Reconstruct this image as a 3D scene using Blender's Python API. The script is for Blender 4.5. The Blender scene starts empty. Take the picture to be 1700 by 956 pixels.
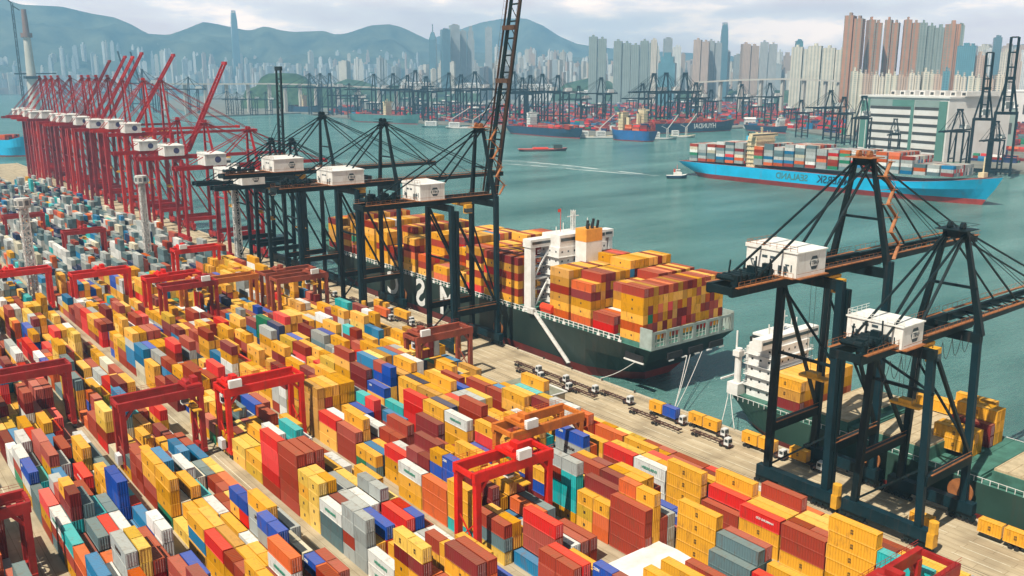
import bpy, bmesh, math, random
from mathutils import Vector, Matrix
R = math.radians
rng = random.Random(7)
SC = bpy.context.scene
COL = SC.collection

# ------------------------------------------------------------------ camera, world, sun, exposure
CAM_H = 85.0
F_PX, TH, PITCH = 1490.0, R(38.116), R(13.15)
cd = bpy.data.cameras.new('camera'); cam = bpy.data.objects.new('camera', cd); COL.objects.link(cam)
cam.location = (0, 0, CAM_H)
cam.rotation_euler = (R(90) - PITCH, 0, -TH)
cd.sensor_fit = 'HORIZONTAL'; cd.sensor_width = 36.0; cd.lens = 36.0 * F_PX / 1700.0
cd.clip_start = 1.0; cd.clip_end = 40000.0
SC.camera = cam

SUN_EL = R(56); SUN_VEC = Vector((-0.955, -0.20, 0)).normalized()      # direction towards the sun, on the ground plane
wd = bpy.data.worlds.new('World'); SC.world = wd; wd.use_nodes = True
nt = wd.node_tree; nt.nodes.clear()
def N(tree, t, **k):
    n = tree.nodes.new(t)
    for a, b in k.items(): setattr(n, a, b)
    return n
wo = N(nt, 'ShaderNodeOutputWorld'); bg = N(nt, 'ShaderNodeBackground'); bg.inputs['Strength'].default_value = 0.10
sky = N(nt, 'ShaderNodeTexSky', sky_type='NISHITA', sun_disc=False, sun_elevation=SUN_EL,
        sun_rotation=math.atan2(SUN_VEC.x, SUN_VEC.y), altitude=80.0, air_density=1.4, dust_density=3.0, ozone_density=1.0)
tc = N(nt, 'ShaderNodeTexCoord'); mp = N(nt, 'ShaderNodeMapping'); mp.inputs['Scale'].default_value = (3.2, 3.2, 13.0)
nz = N(nt, 'ShaderNodeTexNoise'); nz.inputs['Scale'].default_value = 1.9; nz.inputs['Detail'].default_value = 9; nz.inputs['Roughness'].default_value = 0.6
rp = N(nt, 'ShaderNodeValToRGB'); e = rp.color_ramp.elements
e[0].position = 0.38; e[0].color = (19.0, 12.6, 11.0, 1); e[1].position = 0.62; e[1].color = (38.0, 26.0, 19.0, 1)
e2 = rp.color_ramp.elements.new(0.52); e2.color = (23.0, 17.0, 14.6, 1)
mx = N(nt, 'ShaderNodeMixRGB'); mx.inputs[0].default_value = 0.86
L = nt.links.new
L(tc.outputs['Generated'], mp.inputs[0]); L(mp.outputs[0], nz.inputs['Vector']); L(nz.outputs['Fac'], rp.inputs[0])
sx_ = N(nt, 'ShaderNodeSeparateXYZ'); el = N(nt, 'ShaderNodeMapRange'); el.inputs[1].default_value = 0.08; el.inputs[2].default_value = 0.12; el.inputs[3].default_value = 1.0; el.inputs[4].default_value = 0.035
ov = N(nt, 'ShaderNodeVectorMath', operation='SCALE')      # overcast is brightest low over the horizon
L(tc.outputs['Generated'], sx_.inputs[0]); L(sx_.outputs['Z'], el.inputs[0]); L(rp.outputs[0], ov.inputs[0]); L(el.outputs[0], ov.inputs['Scale'])
L(sky.outputs[0], mx.inputs[1]); L(ov.outputs[0], mx.inputs[2]); L(mx.outputs[0], bg.inputs[0]); L(bg.outputs[0], wo.inputs[0])

sl = bpy.data.lights.new('sun', 'SUN'); sl.energy = 5.0; sl.angle = R(0.53); sl.color = (1.0, 0.93, 0.80)
sun = bpy.data.objects.new('sun', sl); COL.objects.link(sun)
sd = Vector((SUN_VEC.x * math.cos(SUN_EL), SUN_VEC.y * math.cos(SUN_EL), math.sin(SUN_EL)))
sun.rotation_euler = sd.to_track_quat('Z', 'Y').to_euler()
vs = SC.view_settings; vs.view_transform = 'Standard'; vs.look = 'None'; vs.exposure = 0.5; vs.gamma = 1.0; vs.use_curve_mapping = False
SC.cycles.use_denoising = True
SC.cycles.max_bounces = 5; SC.cycles.diffuse_bounces = 1; SC.cycles.glossy_bounces = 2; SC.cycles.transparent_max_bounces = 8
SC.cycles.volume_bounces = 1; SC.cycles.transmission_bounces = 2

# ------------------------------------------------------------------ layout helpers: a compass bearing seen from the viewpoint, in world metres
FWD = Vector((math.sin(TH), math.cos(TH), 0)) * math.cos(PITCH) - Vector((0, 0, math.sin(PITCH)))
UPV = Vector((math.sin(TH), math.cos(TH), 0)) * math.sin(PITCH) + Vector((0, 0, math.cos(PITCH)))
RGT = Vector((math.cos(TH), -math.sin(TH), 0)); EYE = Vector((0, 0, CAM_H))
def ray(px, py): return FWD * F_PX + RGT * (px - 850) - UPV * (py - 478)
def at(px, py, D):
    v = ray(px, py); return EYE + v * (D / math.hypot(v.x, v.y))
def ground(px, py, z=0.0):
    v = ray(px, py); return EYE + v * ((z - CAM_H) / v.z)
def proj(p):
    q = Vector(p) - EYE; k = q.dot(FWD)
    if k < 1: return None
    return 850 + F_PX * q.dot(RGT) / k, 478 - F_PX * q.dot(UPV) / k

# ------------------------------------------------------------------ materials
MATS = {}
def mat(name, col, rough=0.6, metal=0.0, dirt=0.12, scale=0.5, bump=0.0, spec=0.4, streak=None):
    if name in MATS: return MATS[name]
    m = bpy.data.materials.new(name); m.use_nodes = True; t = m.node_tree; b = t.nodes['Principled BSDF']
    b.inputs['Roughness'].default_value = rough; b.inputs['Metallic'].default_value = metal; b.inputs['Specular IOR Level'].default_value = spec
    c = N(t, 'ShaderNodeTexCoord'); n = N(t, 'ShaderNodeTexNoise'); n.inputs['Scale'].default_value = scale; n.inputs['Detail'].default_value = 5
    n.inputs['Roughness'].default_value = 0.65
    r = N(t, 'ShaderNodeValToRGB'); r.color_ramp.elements[0].position = 0.32; r.color_ramp.elements[1].position = 0.68
    k0 = 1 - dirt * 2.0; k1 = 1 + dirt * 0.7
    r.color_ramp.elements[0].color = (col[0] * k0, col[1] * k0 * 0.97, col[2] * k0 * 0.92, 1)
    r.color_ramp.elements[1].color = (min(1, col[0] * k1), min(1, col[1] * k1), min(1, col[2] * k1), 1)
    t.links.new(c.outputs['Object'], n.inputs['Vector']); t.links.new(n.outputs['Fac'], r.inputs[0]); t.links.new(r.outputs[0], b.inputs['Base Color'])
    if streak:      # rust and water runs down the plates
        sm = N(t, 'ShaderNodeMapping'); sm.inputs['Scale'].default_value = (streak, streak, streak * .10); sn = N(t, 'ShaderNodeTexNoise'); sn.inputs['Scale'].default_value = 1.0; sn.inputs['Detail'].default_value = 6; sn.inputs['Roughness'].default_value = .7
        sr = N(t, 'ShaderNodeMapRange'); sr.inputs[1].default_value = .56; sr.inputs[2].default_value = .74; sr.inputs[4].default_value = .5; sx2 = N(t, 'ShaderNodeMixRGB'); sx2.inputs[2].default_value = (.20, .10, .05, 1) if sum(col) > .25 else (.07, .045, .035, 1)
        t.links.new(c.outputs['Object'], sm.inputs[0]); t.links.new(sm.outputs[0], sn.inputs['Vector']); t.links.new(sn.outputs['Fac'], sr.inputs[0]); t.links.new(sr.outputs[0], sx2.inputs[0]); t.links.new(r.outputs[0], sx2.inputs[1]); t.links.new(sx2.outputs[0], b.inputs['Base Color'])
    if bump:
        bp = N(t, 'ShaderNodeBump'); bp.inputs['Strength'].default_value = bump; bp.inputs['Distance'].default_value = 0.1
        t.links.new(n.outputs['Fac'], bp.inputs['Height']); t.links.new(bp.outputs[0], b.inputs['Normal'])
    MATS[name] = m; return m

PAL = {  # real paint colours
 'yellow': (0.84, 0.385, 0.016), 'pale yellow': (0.84, 0.52, 0.08), 'ochre': (0.58, 0.28, 0.04), 'brick red': (0.38, 0.042, 0.018),
 'bright red': (0.72, 0.012, 0.008), 'maroon': (0.23, 0.022, 0.022), 'orange': (0.70, 0.12, 0.018), 'salmon': (0.44, 0.075, 0.050),
 'blue': (0.008, 0.075, 0.44), 'sea blue': (0.008, 0.20, 0.42), 'turquoise': (0.02, 0.45, 0.46), 'white': (0.74, 0.74, 0.71),
 'grey': (0.40, 0.43, 0.42), 'slate': (0.13, 0.21, 0.23), 'green': (0.02, 0.24, 0.12), 'navy': (0.02, 0.04, 0.12), 'cream': (0.70, 0.64, 0.48)}

def container_mat():
    m = bpy.data.materials.new('container_paint'); m.use_nodes = True; t = m.node_tree; b = t.nodes['Principled BSDF']; lk = t.links.new
    b.inputs['Roughness'].default_value = 0.6; b.inputs['Specular IOR Level'].default_value = 0.16
    a = N(t, 'ShaderNodeAttribute', attribute_name='Col')
    c = N(t, 'ShaderNodeTexCoord'); g = N(t, 'ShaderNodeNewGeometry')
    # rust and grime patches
    oi = N(t, 'ShaderNodeObjectInfo'); ad = N(t, 'ShaderNodeVectorMath', operation='ADD'); lk(g.outputs['Position'], ad.inputs[0])
    mpn = N(t, 'ShaderNodeMapping'); mpn.inputs['Scale'].default_value = (1, 1, 0.35); lk(ad.outputs[0], mpn.inputs[0])
    n = N(t, 'ShaderNodeTexNoise'); n.inputs['Scale'].default_value = 0.8; n.inputs['Detail'].default_value = 6; n.inputs['Roughness'].default_value = 0.7; lk(mpn.outputs[0], n.inputs['Vector'])
    r = N(t, 'ShaderNodeMapRange'); r.inputs[1].default_value = 0.52; r.inputs[2].default_value = 0.74; r.inputs[3].default_value = 0; r.inputs[4].default_value = 0.62; lk(n.outputs['Fac'], r.inputs[0])
    mx = N(t, 'ShaderNodeMixRGB'); lk(r.outputs[0], mx.inputs[0]); lk(a.outputs['Color'], mx.inputs[1]); mx.inputs[2].default_value = (0.16, 0.07, 0.035, 1)
    # roofs tinted paler: some dust, plus the brightness of sunlit tops painted in
    zn = N(t, 'ShaderNodeSeparateXYZ'); lk(g.outputs['True Normal'], zn.inputs[0]); zr = N(t, 'ShaderNodeMapRange'); zr.inputs[1].default_value = 0.8; zr.inputs[2].default_value = 0.95; zr.inputs[4].default_value = 0.10; lk(zn.outputs['Z'], zr.inputs[0])
    md = N(t, 'ShaderNodeMixRGB'); lk(zr.outputs[0], md.inputs[0]); lk(mx.outputs[0], md.inputs[1]); md.inputs[2].default_value = (0.80, 0.60, 0.30, 1); mx = md
    # fading: each container a bit different
    hv = N(t, 'ShaderNodeHueSaturation'); mr = N(t, 'ShaderNodeMapRange'); mr.inputs[3].default_value = 0.66; mr.inputs[4].default_value = 1.16
    lk(g.outputs['Random Per Island'], mr.inputs[0]); lk(mr.outputs[0], hv.inputs['Value']); lk(mx.outputs[0], hv.inputs['Color'])
    ms = N(t, 'ShaderNodeMapRange'); ms.inputs[3].default_value = 1.08; ms.inputs[4].default_value = 0.92
    lk(g.outputs['Random Per Island'], ms.inputs[0]); lk(ms.outputs[0], hv.inputs['Saturation'])
    lk(hv.outputs[0], b.inputs['Base Color'])
    # corrugation
    w = N(t, 'ShaderNodeTexWave', bands_direction='Y', wave_profile='SIN'); w.inputs['Scale'].default_value = 0.58; lk(c.outputs['Object'], w.inputs['Vector'])
    w2 = N(t, 'ShaderNodeTexWave', bands_direction='X', wave_profile='SIN'); w2.inputs['Scale'].default_value = 0.7; lk(c.outputs['Object'], w2.inputs['Vector'])
    sp = N(t, 'ShaderNodeSeparateXYZ'); lk(g.outputs['Normal'], sp.inputs[0]); ab = N(t, 'ShaderNodeMath', operation='ABSOLUTE'); lk(sp.outputs['Y'], ab.inputs[0])
    mh = N(t, 'ShaderNodeMixRGB'); lk(ab.outputs[0], mh.inputs[0]); lk(w.outputs['Fac'], mh.inputs[1]); lk(w2.outputs['Fac'], mh.inputs[2])
    bp = N(t, 'ShaderNodeBump'); bp.inputs['Strength'].default_value = 0.9; bp.inputs['Distance'].default_value = 0.09; lk(mh.outputs[0], bp.inputs['Height']); lk(bp.outputs[0], b.inputs['Normal'])
    return m
M_CONT = container_mat()
M_DARK = mat('crane_dark_teal', (0.005, 0.016, 0.020), 0.5, 0, 0.18, 0.25, spec=0.22, streak=1.0)
M_DARKB = mat('crane_dark_blue', (0.004, 0.024, 0.035), 0.5, 0, 0.15, 0.25, spec=0.22, streak=1.0)
M_RED = mat('gantry_red', (0.72, 0.014, 0.005), 0.45, 0, 0.14, 0.3, streak=.9)
M_RED2 = mat('gantry_dull_red', (0.40, 0.018, 0.014), 0.5, 0, 0.2, 0.3, streak=.9)
M_REDC = mat('quay_crane_red', (0.42, 0.008, 0.014), 0.5, 0, 0.16, 0.2, streak=.6)
M_ORANGE = mat('gantry_orange', (0.62, 0.17, 0.02), 0.5, 0, 0.16, 0.3, streak=.9)
M_BROWNR = mat('gantry_rust_red', (0.34, 0.07, 0.035), 0.55, 0, 0.2, 0.3, streak=.9)
M_WALK = mat('walkway_orange', (0.38, 0.14, 0.045), 0.6, 0, 0.2, 0.6)
M_HOUSE = mat('machine_house_white', (0.80, 0.80, 0.77), 0.5, 0, 0.07, 0.4, streak=1.1)
M_LOGO = mat('logo_dark', (0.045, 0.07, 0.085), 0.5, 0, 0.05)
M_LOGOP = mat('logo_purple', (0.07, 0.07, 0.17), 0.5, 0, 0.05)
M_BLACK = mat('rubber_black', (0.02, 0.02, 0.022), 0.7, 0, 0.1)
M_ROPE = mat('wire_rope_grey', (0.16, 0.17, 0.18), 0.5, 0.3, 0.1)
M_GLASS = mat('cab_glass', (0.03, 0.045, 0.055), 0.12, 0, 0.03, spec=0.7)
M_WHITE = mat('white_paint', (0.80, 0.80, 0.78), 0.45, 0, 0.08, 0.3)
M_STEELW = mat('mast_white', (0.66, 0.65, 0.62), 0.5, 0, 0.12, 1.0)
M_HULLG = mat('hull_dark_green', (0.020, 0.036, 0.032), 0.42, 0, 0.16, 0.08, streak=.35)
M_HULLN = mat('hull_navy', (0.012, 0.05, 0.10), 0.45, 0, 0.15, 0.08, streak=.35)
M_HULLB = mat('hull_blue', (0.015, 0.12, 0.34), 0.45, 0, 0.12, 0.08, streak=.35)
M_HULLC = mat('hull_light_blue', (0.003, 0.42, 0.72), 0.45, 0, 0.08, 0.05, streak=.12)
M_HULLGR = mat('hull_grey_green', (0.07, 0.20, 0.20), 0.5, 0, 0.15, 0.08, streak=.35)
M_HULLGR2 = mat('hull_mid_green', (0.030, 0.070, 0.055), 0.45, 0, 0.16, 0.08, streak=.35)
M_BOOT = mat('hull_red_bottom', (0.42, 0.045, 0.035), 0.6, 0, 0.15, 0.15, streak=.35)
M_DECK = mat('deck_red_brown', (0.26, 0.055, 0.035), 0.7, 0, 0.2, 0.3)
M_DECKG = mat('deck_green', (0.06, 0.18, 0.14), 0.7, 0, 0.2, 0.3)
M_HATCH = mat('hatch_cover_sand', (0.52, 0.42, 0.27), 0.7, 0, 0.14, 0.5)
M_TAN = mat('superstructure_cream', (0.72, 0.60, 0.38), 0.5, 0, 0.08, 0.3)
M_GOLD = mat('funnel_yellow', (0.85, 0.36, 0.05), 0.5, 0, 0.1, 0.4)
M_YEL = mat('safety_yellow', (0.75, 0.38, 0.03), 0.5, 0, 0.12, 0.6)
M_LBRED = mat('lifeboat_orange_red', (0.75, 0.06, 0.02), 0.4, 0, 0.04)
M_CHAS = mat('chassis_brown', (0.10, 0.05, 0.04), 0.7, 0, 0.2, 1.0)
M_CABB = mat('truck_cab_white', (0.70, 0.72, 0.74), 0.35, 0, 0.06)
M_RAIL = mat('rail_steel', (0.10, 0.085, 0.07), 0.5, 0.3, 0.15)
M_CONC = mat('coping_concrete', (0.50, 0.43, 0.32), 0.85, 0, 0.1, 0.6)

# ------------------------------------------------------------------ mesh builder
class MB:
    def __init__(s): s.v = []; s.f = []; s.m = []
    def quadbox(s, pts, mi=0):
        n = len(s.v); s.v += [tuple(p) for p in pts]
        for f in ((0, 3, 2, 1), (4, 5, 6, 7), (0, 1, 5, 4), (1, 2, 6, 5), (2, 3, 7, 6), (3, 0, 4, 7)):
            s.f.append(tuple(n + i for i in f)); s.m.append(mi)
    def box(s, x0, x1, y0, y1, z0, z1, mi=0):
        s.quadbox([(x0, y0, z0), (x1, y0, z0), (x1, y1, z0), (x0, y1, z0), (x0, y0, z1), (x1, y0, z1), (x1, y1, z1), (x0, y1, z1)], mi)
    def bar(s, p, q, w, h=None, mi=0, w2=None):
        h = h or w; p = Vector(p); q = Vector(q); d = (q - p)
        if d.length < 1e-6: return
        d.normalize(); up = Vector((0, 0, 1)) if abs(d.z) < 0.95 else Vector((0, 1, 0))
        a = d.cross(up).normalized(); b = a.cross(d).normalized(); k = (w2 or w) / w
        o = []
        for c, kk in ((p, 1), (q, k)):
            for sa, sb in ((-1, -1), (1, -1), (1, 1), (-1, 1)): o.append(c + a * (sa * w / 2 * kk) + b * (sb * h / 2 * kk))
        n = len(s.v); s.v += [tuple(x) for x in o]
        for f in ((0, 1, 2, 3), (7, 6, 5, 4), (0, 4, 5, 1), (1, 5, 6, 2), (2, 6, 7, 3), (3, 7, 4, 0)):
            s.f.append(tuple(n + i for i in f)); s.m.append(mi)
    def tube(s, p, q, r, n=8, mi=0, r2=None, cap=True):
        p = Vector(p); q = Vector(q); d = (q - p).normalized(); up = Vector((0, 0, 1)) if abs(d.z) < 0.95 else Vector((0, 1, 0))
        a = d.cross(up).normalized(); b = a.cross(d).normalized(); r2 = r if r2 is None else r2; k = len(s.v)
        for c, rr in ((p, r), (q, r2)):
            for i in range(n):
                t = 2 * math.pi * i / n; s.v.append(tuple(c + a * (rr * math.cos(t)) + b * (rr * math.sin(t))))
        for i in range(n):
            j = (i + 1) % n; s.f.append((k + i, k + j, k + n + j, k + n + i)); s.m.append(mi)
        if cap: s.f.append(tuple(k + n - 1 - i for i in range(n))); s.m.append(mi); s.f.append(tuple(k + n + i for i in range(n))); s.m.append(mi)
    def path(s, pts, r, n=5, mi=0):
        for a, b in zip(pts, pts[1:]): s.tube(a, b, r, n, mi)
    def prism(s, poly, z0, z1, mi=0):
        k = len(s.v); n = len(poly)
        s.v += [(x, y, z0) for x, y in poly] + [(x, y, z1) for x, y in poly]
        s.f.append(tuple(k + n - 1 - i for i in range(n))); s.m.append(mi); s.f.append(tuple(k + n + i for i in range(n))); s.m.append(mi)
        for i in range(n):
            j = (i + 1) % n; s.f.append((k + i, k + j, k + n + j, k + n + i)); s.m.append(mi)
    def lattice(s, p, q, w, seg, r, mi=0, w2=None):
        """square lattice mast between p and q"""
        p = Vector(p); q = Vector(q); w2 = w2 or w
        cs = []
        for i in range(seg + 1):
            t = i / seg; c = p.lerp(q, t); ww = (w + (w2 - w) * t) / 2
            cs.append([c + Vector((a * ww, b * ww, 0)) for a, b in ((-1, -1), (1, -1), (1, 1), (-1, 1))])
        for i in range(seg):
            for j in range(4):
                s.bar(cs[i][j], cs[i + 1][j], r, mi=mi)
                k = (j + 1) % 4; s.bar(cs[i][j], cs[i][k], r * .7, mi=mi)
                s.bar(cs[i][j] if i % 2 else cs[i][k], cs[i + 1][k] if i % 2 else cs[i + 1][j], r * .7, mi=mi)
    def add(s, o, mi=None):
        n = len(s.v); s.v += o.v; s.f += [tuple(i + n for i in f) for f in o.f]; s.m += [m if mi is None else mi for m in o.m]
    def mesh(s, name, mats):
        me = bpy.data.meshes.new(name); me.from_pydata(s.v, [], s.f)
        if not isinstance(mats, (list, tuple)): mats = [mats]
        for m in mats: me.materials.append(m)
        if len(mats) > 1: me.polygons.foreach_set('material_index', s.m)
        me.update(); return me
    def islands(s):
        par = list(range(len(s.v)))
        def fd(a):
            while par[a] != a: par[a] = par[par[a]]; a = par[a]
            return a
        for f in s.f:
            for a in f[1:]: par[fd(a)] = fd(f[0])
        g_ = {}
        for f, m in zip(s.f, s.m): g_.setdefault(fd(f[0]), []).append((f, m))
        out = []
        for fs in g_.values():
            b = MB(); mp_ = {}
            for f, m in fs:
                nf = []
                for a in f:
                    if a not in mp_: mp_[a] = len(b.v); b.v.append(s.v[a])
                    nf.append(mp_[a])
                b.f.append(tuple(nf)); b.m.append(m)
            out.append(b)
        return out
    def each(s, name, mats, parent=None):
        for b in s.islands(): o = b.build(name, mats, parent)
        return o
    def build(s, name, mats, parent=None, loc=None, fix=True):
        me = s.mesh(name, mats)
        if fix:
            bm = bmesh.new(); bm.from_mesh(me); bmesh.ops.recalc_face_normals(bm, faces=bm.faces); bm.to_mesh(me); bm.free()
        o = bpy.data.objects.new(name, me); COL.objects.link(o)
        if parent: o.parent = parent
        if loc: o.location = loc
        return o
def tag(o, label=None, cat=None, group=None, kind=None):
    if label: o['label'] = label
    if cat: o['category'] = cat
    if group: o['group'] = group
    if kind: o['kind'] = kind
    return o
def empty(name, loc, label, cat, group=None, rz=0.0):
    o = bpy.data.objects.new(name, None); COL.objects.link(o); o.location = loc; o.rotation_euler.z = rz; o.empty_display_size = 1
    return tag(o, label, cat, group)
def copy_tree(o, loc=None, label=None, parent=None, rz=None, scale=None):
    c = o.copy(); COL.objects.link(c)
    if parent: c.parent = parent
    if loc is not None: c.location = loc
    if rz is not None: c.rotation_euler.z = rz
    if scale is not None: c.scale = scale
    if label: c['label'] = label
    for ch in list(o.children): copy_tree(ch, parent=c)
    return c
TXT = {}
def text_mesh(s, size, mirror=True, bold=0.02):
    """flat letters in the x/z plane, centred, facing -y; mirrored as the photograph shows them"""
    key = (s, size, mirror)
    if key in TXT: return TXT[key]
    cu = bpy.data.curves.new('lettering', 'FONT'); cu.body = s; cu.size = size; cu.align_x = 'CENTER'; cu.align_y = 'CENTER'
    cu.offset = bold * size; cu.extrude = 0.02; cu.resolution_u = 3
    o = bpy.data.objects.new('lettering', cu); COL.objects.link(o); bpy.context.view_layer.update()
    dg = bpy.context.evaluated_depsgraph_get(); me = bpy.data.meshes.new_from_object(o.evaluated_get(dg))
    bpy.data.objects.remove(o); bpy.data.curves.remove(cu); me.name = 'lettering'
    for v in me.vertices:
        x, y, z = v.co; v.co = ((-x if mirror else x), z, y)
    if mirror: me.flip_normals()
    me.materials.clear(); TXT[key] = me; return me
def lettering(s, size, m, loc, parent, face='-y', name='lettering', mirror=True, label=None):
    me = text_mesh(s, size, mirror).copy(); me.materials.append(m)
    o = bpy.data.objects.new(name, me); COL.objects.link(o); o.parent = parent; o.location = loc
    o.rotation_euler.z = {'-y': 0, '-x': -math.pi / 2, '+y': math.pi}[face]
    if label: o['label'] = label
    return o

# ------------------------------------------------------------------ the setting: water, land, quay, haze, hills
def sheet(name, poly, z, m, kind='structure', label=None):
    me = bpy.data.meshes.new(name); me.from_pydata([(x, y, z) for x, y in poly], [], [tuple(range(len(poly)))]); me.materials.append(m); me.update()
    if me.polygons[0].normal.z < 0: me.flip_normals()
    o = bpy.data.objects.new(name, me); COL.objects.link(o); o['kind'] = kind
    if label: o['label'] = label
    return o
def water_mat():
    m = bpy.data.materials.new('harbour_water'); m.use_nodes = True; t = m.node_tree; b = t.nodes['Principled BSDF']; lk = t.links.new
    b.inputs['Roughness'].default_value = 0.15; b.inputs['IOR'].default_value = 1.33
    g = N(t, 'ShaderNodeNewGeometry')
    n1 = N(t, 'ShaderNodeTexNoise'); n1.inputs['Scale'].default_value = 0.011; n1.inputs['Detail'].default_value = 6; n1.inputs['Roughness'].default_value = 0.6
    mpw = N(t, 'ShaderNodeMapping'); mpw.inputs['Rotation'].default_value = (0, 0, R(-35)); mpw.inputs['Scale'].default_value = (0.45, 1.6, 1)
    lk(g.outputs['Position'], mpw.inputs[0]); lk(mpw.outputs[0], n1.inputs['Vector'])
    r = N(t, 'ShaderNodeValToRGB'); r.color_ramp.elements[0].position = 0.35; r.color_ramp.elements[1].position = 0.66
    r.color_ramp.elements[0].color = (0.045, 0.150, 0.132, 1); r.color_ramp.elements[1].color = (0.140, 0.305, 0.280, 1)
    lk(n1.outputs['Fac'], r.inputs[0]); lk(r.outputs[0], b.inputs['Base Color'])
    n2 = N(t, 'ShaderNodeTexNoise'); n2.inputs['Scale'].default_value = 0.16; n2.inputs['Detail'].default_value = 9; n2.inputs['Roughness'].default_value = 0.72
    mp2 = N(t, 'ShaderNodeMapping'); mp2.inputs['Rotation'].default_value = (0, 0, R(-38)); mp2.inputs['Scale'].default_value = (0.7, 1.9, 1)
    lk(g.outputs['Position'], mp2.inputs[0]); lk(mp2.outputs[0], n2.inputs['Vector'])
    bp = N(t, 'ShaderNodeBump'); bp.inputs['Strength'].default_value = 1.0; bp.inputs['Distance'].default_value = 2.3
    lk(n2.outputs['Fac'], bp.inputs['Height']); lk(bp.outputs[0], b.inputs['Normal'])
    return m
def paving_mat(name, c1, c2, stripes=True):
    m = bpy.data.materials.new(name); m.use_nodes = True; t = m.node_tree; b = t.nodes['Principled BSDF']; lk = t.links.new
    b.inputs['Roughness'].default_value = 0.85; b.inputs['Specular IOR Level'].default_value = 0.2
    g = N(t, 'ShaderNodeNewGeometry')
    mp1 = N(t, 'ShaderNodeMapping'); mp1.inputs['Scale'].default_value = (1.0, 0.10, 1); lk(g.outputs['Position'], mp1.inputs[0])
    n = N(t, 'ShaderNodeTexNoise'); n.inputs['Scale'].default_value = 0.55; n.inputs['Detail'].default_value = 7; n.inputs['Roughness'].default_value = 0.65; lk(mp1.outputs[0], n.inputs['Vector'])
    r = N(t, 'ShaderNodeValToRGB'); r.color_ramp.elements[0].position = 0.33; r.color_ramp.elements[1].position = 0.66
    r.color_ramp.elements[0].color = (*c1, 1); r.color_ramp.elements[1].color = (*c2, 1); lk(n.outputs['Fac'], r.inputs[0]); out = r.outputs[0]
    n3 = N(t, 'ShaderNodeTexNoise'); n3.inputs['Scale'].default_value = 0.12; n3.inputs['Detail'].default_value = 8; lk(g.outputs['Position'], n3.inputs['Vector'])
    r3 = N(t, 'ShaderNodeMapRange'); r3.inputs[1].default_value = 0.46; r3.inputs[2].default_value = 0.70; r3.inputs[4].default_value = 0.7; lk(n3.outputs['Fac'], r3.inputs[0])
    m3 = N(t, 'ShaderNodeMixRGB'); lk(r3.outputs[0], m3.inputs[0]); lk(out, m3.inputs[1]); m3.inputs[2].default_value = (c1[0] * .62, c1[1] * .62, c1[2] * .64, 1); out = m3.outputs[0]
    if stripes:
        br = N(t, 'ShaderNodeTexBrick'); br.inputs['Scale'].default_value = 1.0; br.inputs['Brick Width'].default_value = 9.0; br.inputs['Row Height'].default_value = 1.9
        br.inputs['Mortar Size'].default_value = 0.06; br.inputs['Mortar Smooth'].default_value = 0.4; br.inputs['Color1'].default_value = (1, 1, 1, 1); br.inputs['Color2'].default_value = (0.93, 0.93, 0.92, 1); br.inputs['Mortar'].default_value = (0.60, 0.56, 0.50, 1)
        mpb = N(t, 'ShaderNodeMapping'); mpb.inputs['Rotation'].default_value = (0, 0, R(90)); lk(g.outputs['Position'], mpb.inputs[0]); lk(mpb.outputs[0], br.inputs['Vector'])
        mm = N(t, 'ShaderNodeMixRGB', blend_type='MULTIPLY'); mm.inputs[0].default_value = 1; lk(out, mm.inputs[1]); lk(br.outputs['Color'], mm.inputs[2]); out = mm.outputs[0]
    lk(out, b.inputs['Base Color']); return m
M_WATER = water_mat()
M_APRON = paving_mat('apron_concrete', (0.40, 0.315, 0.20), (0.56, 0.46, 0.31))
M_YARD = paving_mat('yard_paving', (0.36, 0.29, 0.19), (0.50, 0.42, 0.29))
M_FAR = mat('far_ground', (0.20, 0.20, 0.17), 0.9, 0, 0.2, 0.02)
M_PAINT = mat('road_paint', (0.70, 0.66, 0.52), 0.8, 0, 0.15, 1.5)
WZ = -3.0
sheet('water', [(-6800, -1250), (10800, -1250), (10800, 11300), (-6800, 11300)], WZ, M_WATER)
g = MB(); g.box(-260, 172, -60, 1045, -9, 0.0, 0); q = g.build('ground', [M_YARD]); q['kind'] = 'structure'
g = MB(); g.box(149.5, 172.0, -58, 1044, 0.0, 0.006, 0); q = g.build('pavement', [M_APRON]); q['kind'] = 'structure'
g = MB(); g.box(171.35, 172.35, -58, 1044, -2.2, 0.35, 0); q = g.build('kerb', [M_CONC]); q['kind'] = 'structure'
g = MB()
for x in (152.6, 153.4, 169.7, 170.3): g.box(x - .06, x + .06, -50, 1030, 0.004, 0.03)
tag(g.build('crane_rail', M_RAIL), 'steel rails that the quay cranes run on, set along the apron', 'crane rail')
g = MB()
for x in (156.3, 159.6, 162.9, 166.2):
    y = 20
    while y < 760: g.box(x - .07, x + .07, y, y + 9, 0.008, 0.012); y += 13
for x in (23.4, 61.6, 65.2, 148.6): g.box(x - .09, x + .09, 0, 900, 0.001, 0.006)
q = g.build('road_markings', M_PAINT); q['kind'] = 'structure'
# ground of the far terminal and the city behind it
EDGE = [(330, 193), (500, 187), (590, 197), (690, 202), (760, 208), (838, 214), (958, 223), (1000, 225), (1045, 219), (1232, 211), (1300, 213), (1420, 231), (1500, 262), (1600, 281), (1760, 287)]
def edge_y(px):
    for (a, ya), (b_, yb_) in zip(EDGE, EDGE[1:]):
        if a <= px <= b_: return ya + (yb_ - ya) * (px - a) / (b_ - a)
    return EDGE[0][1] if px < 330 else 287
far_poly = [tuple(ground(x, y, -.4).xy) for x, y in EDGE] + [(1500, -600), (7500, -1200), (7500, 6200), (2600, 6400), (1100, 3600)]
k = MB(); k.prism(far_poly, -6, -0.4); q = k.build('far_shore', M_FAR); q['kind'] = 'structure'
isl = [at(x, 160, d) for x, d in ((-500, 5600), (100, 5700), (420, 5900), (700, 6100), (1000, 6300), (1400, 6500))] + [at(x, 160, 10800) for x in (1400, -500)]
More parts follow.
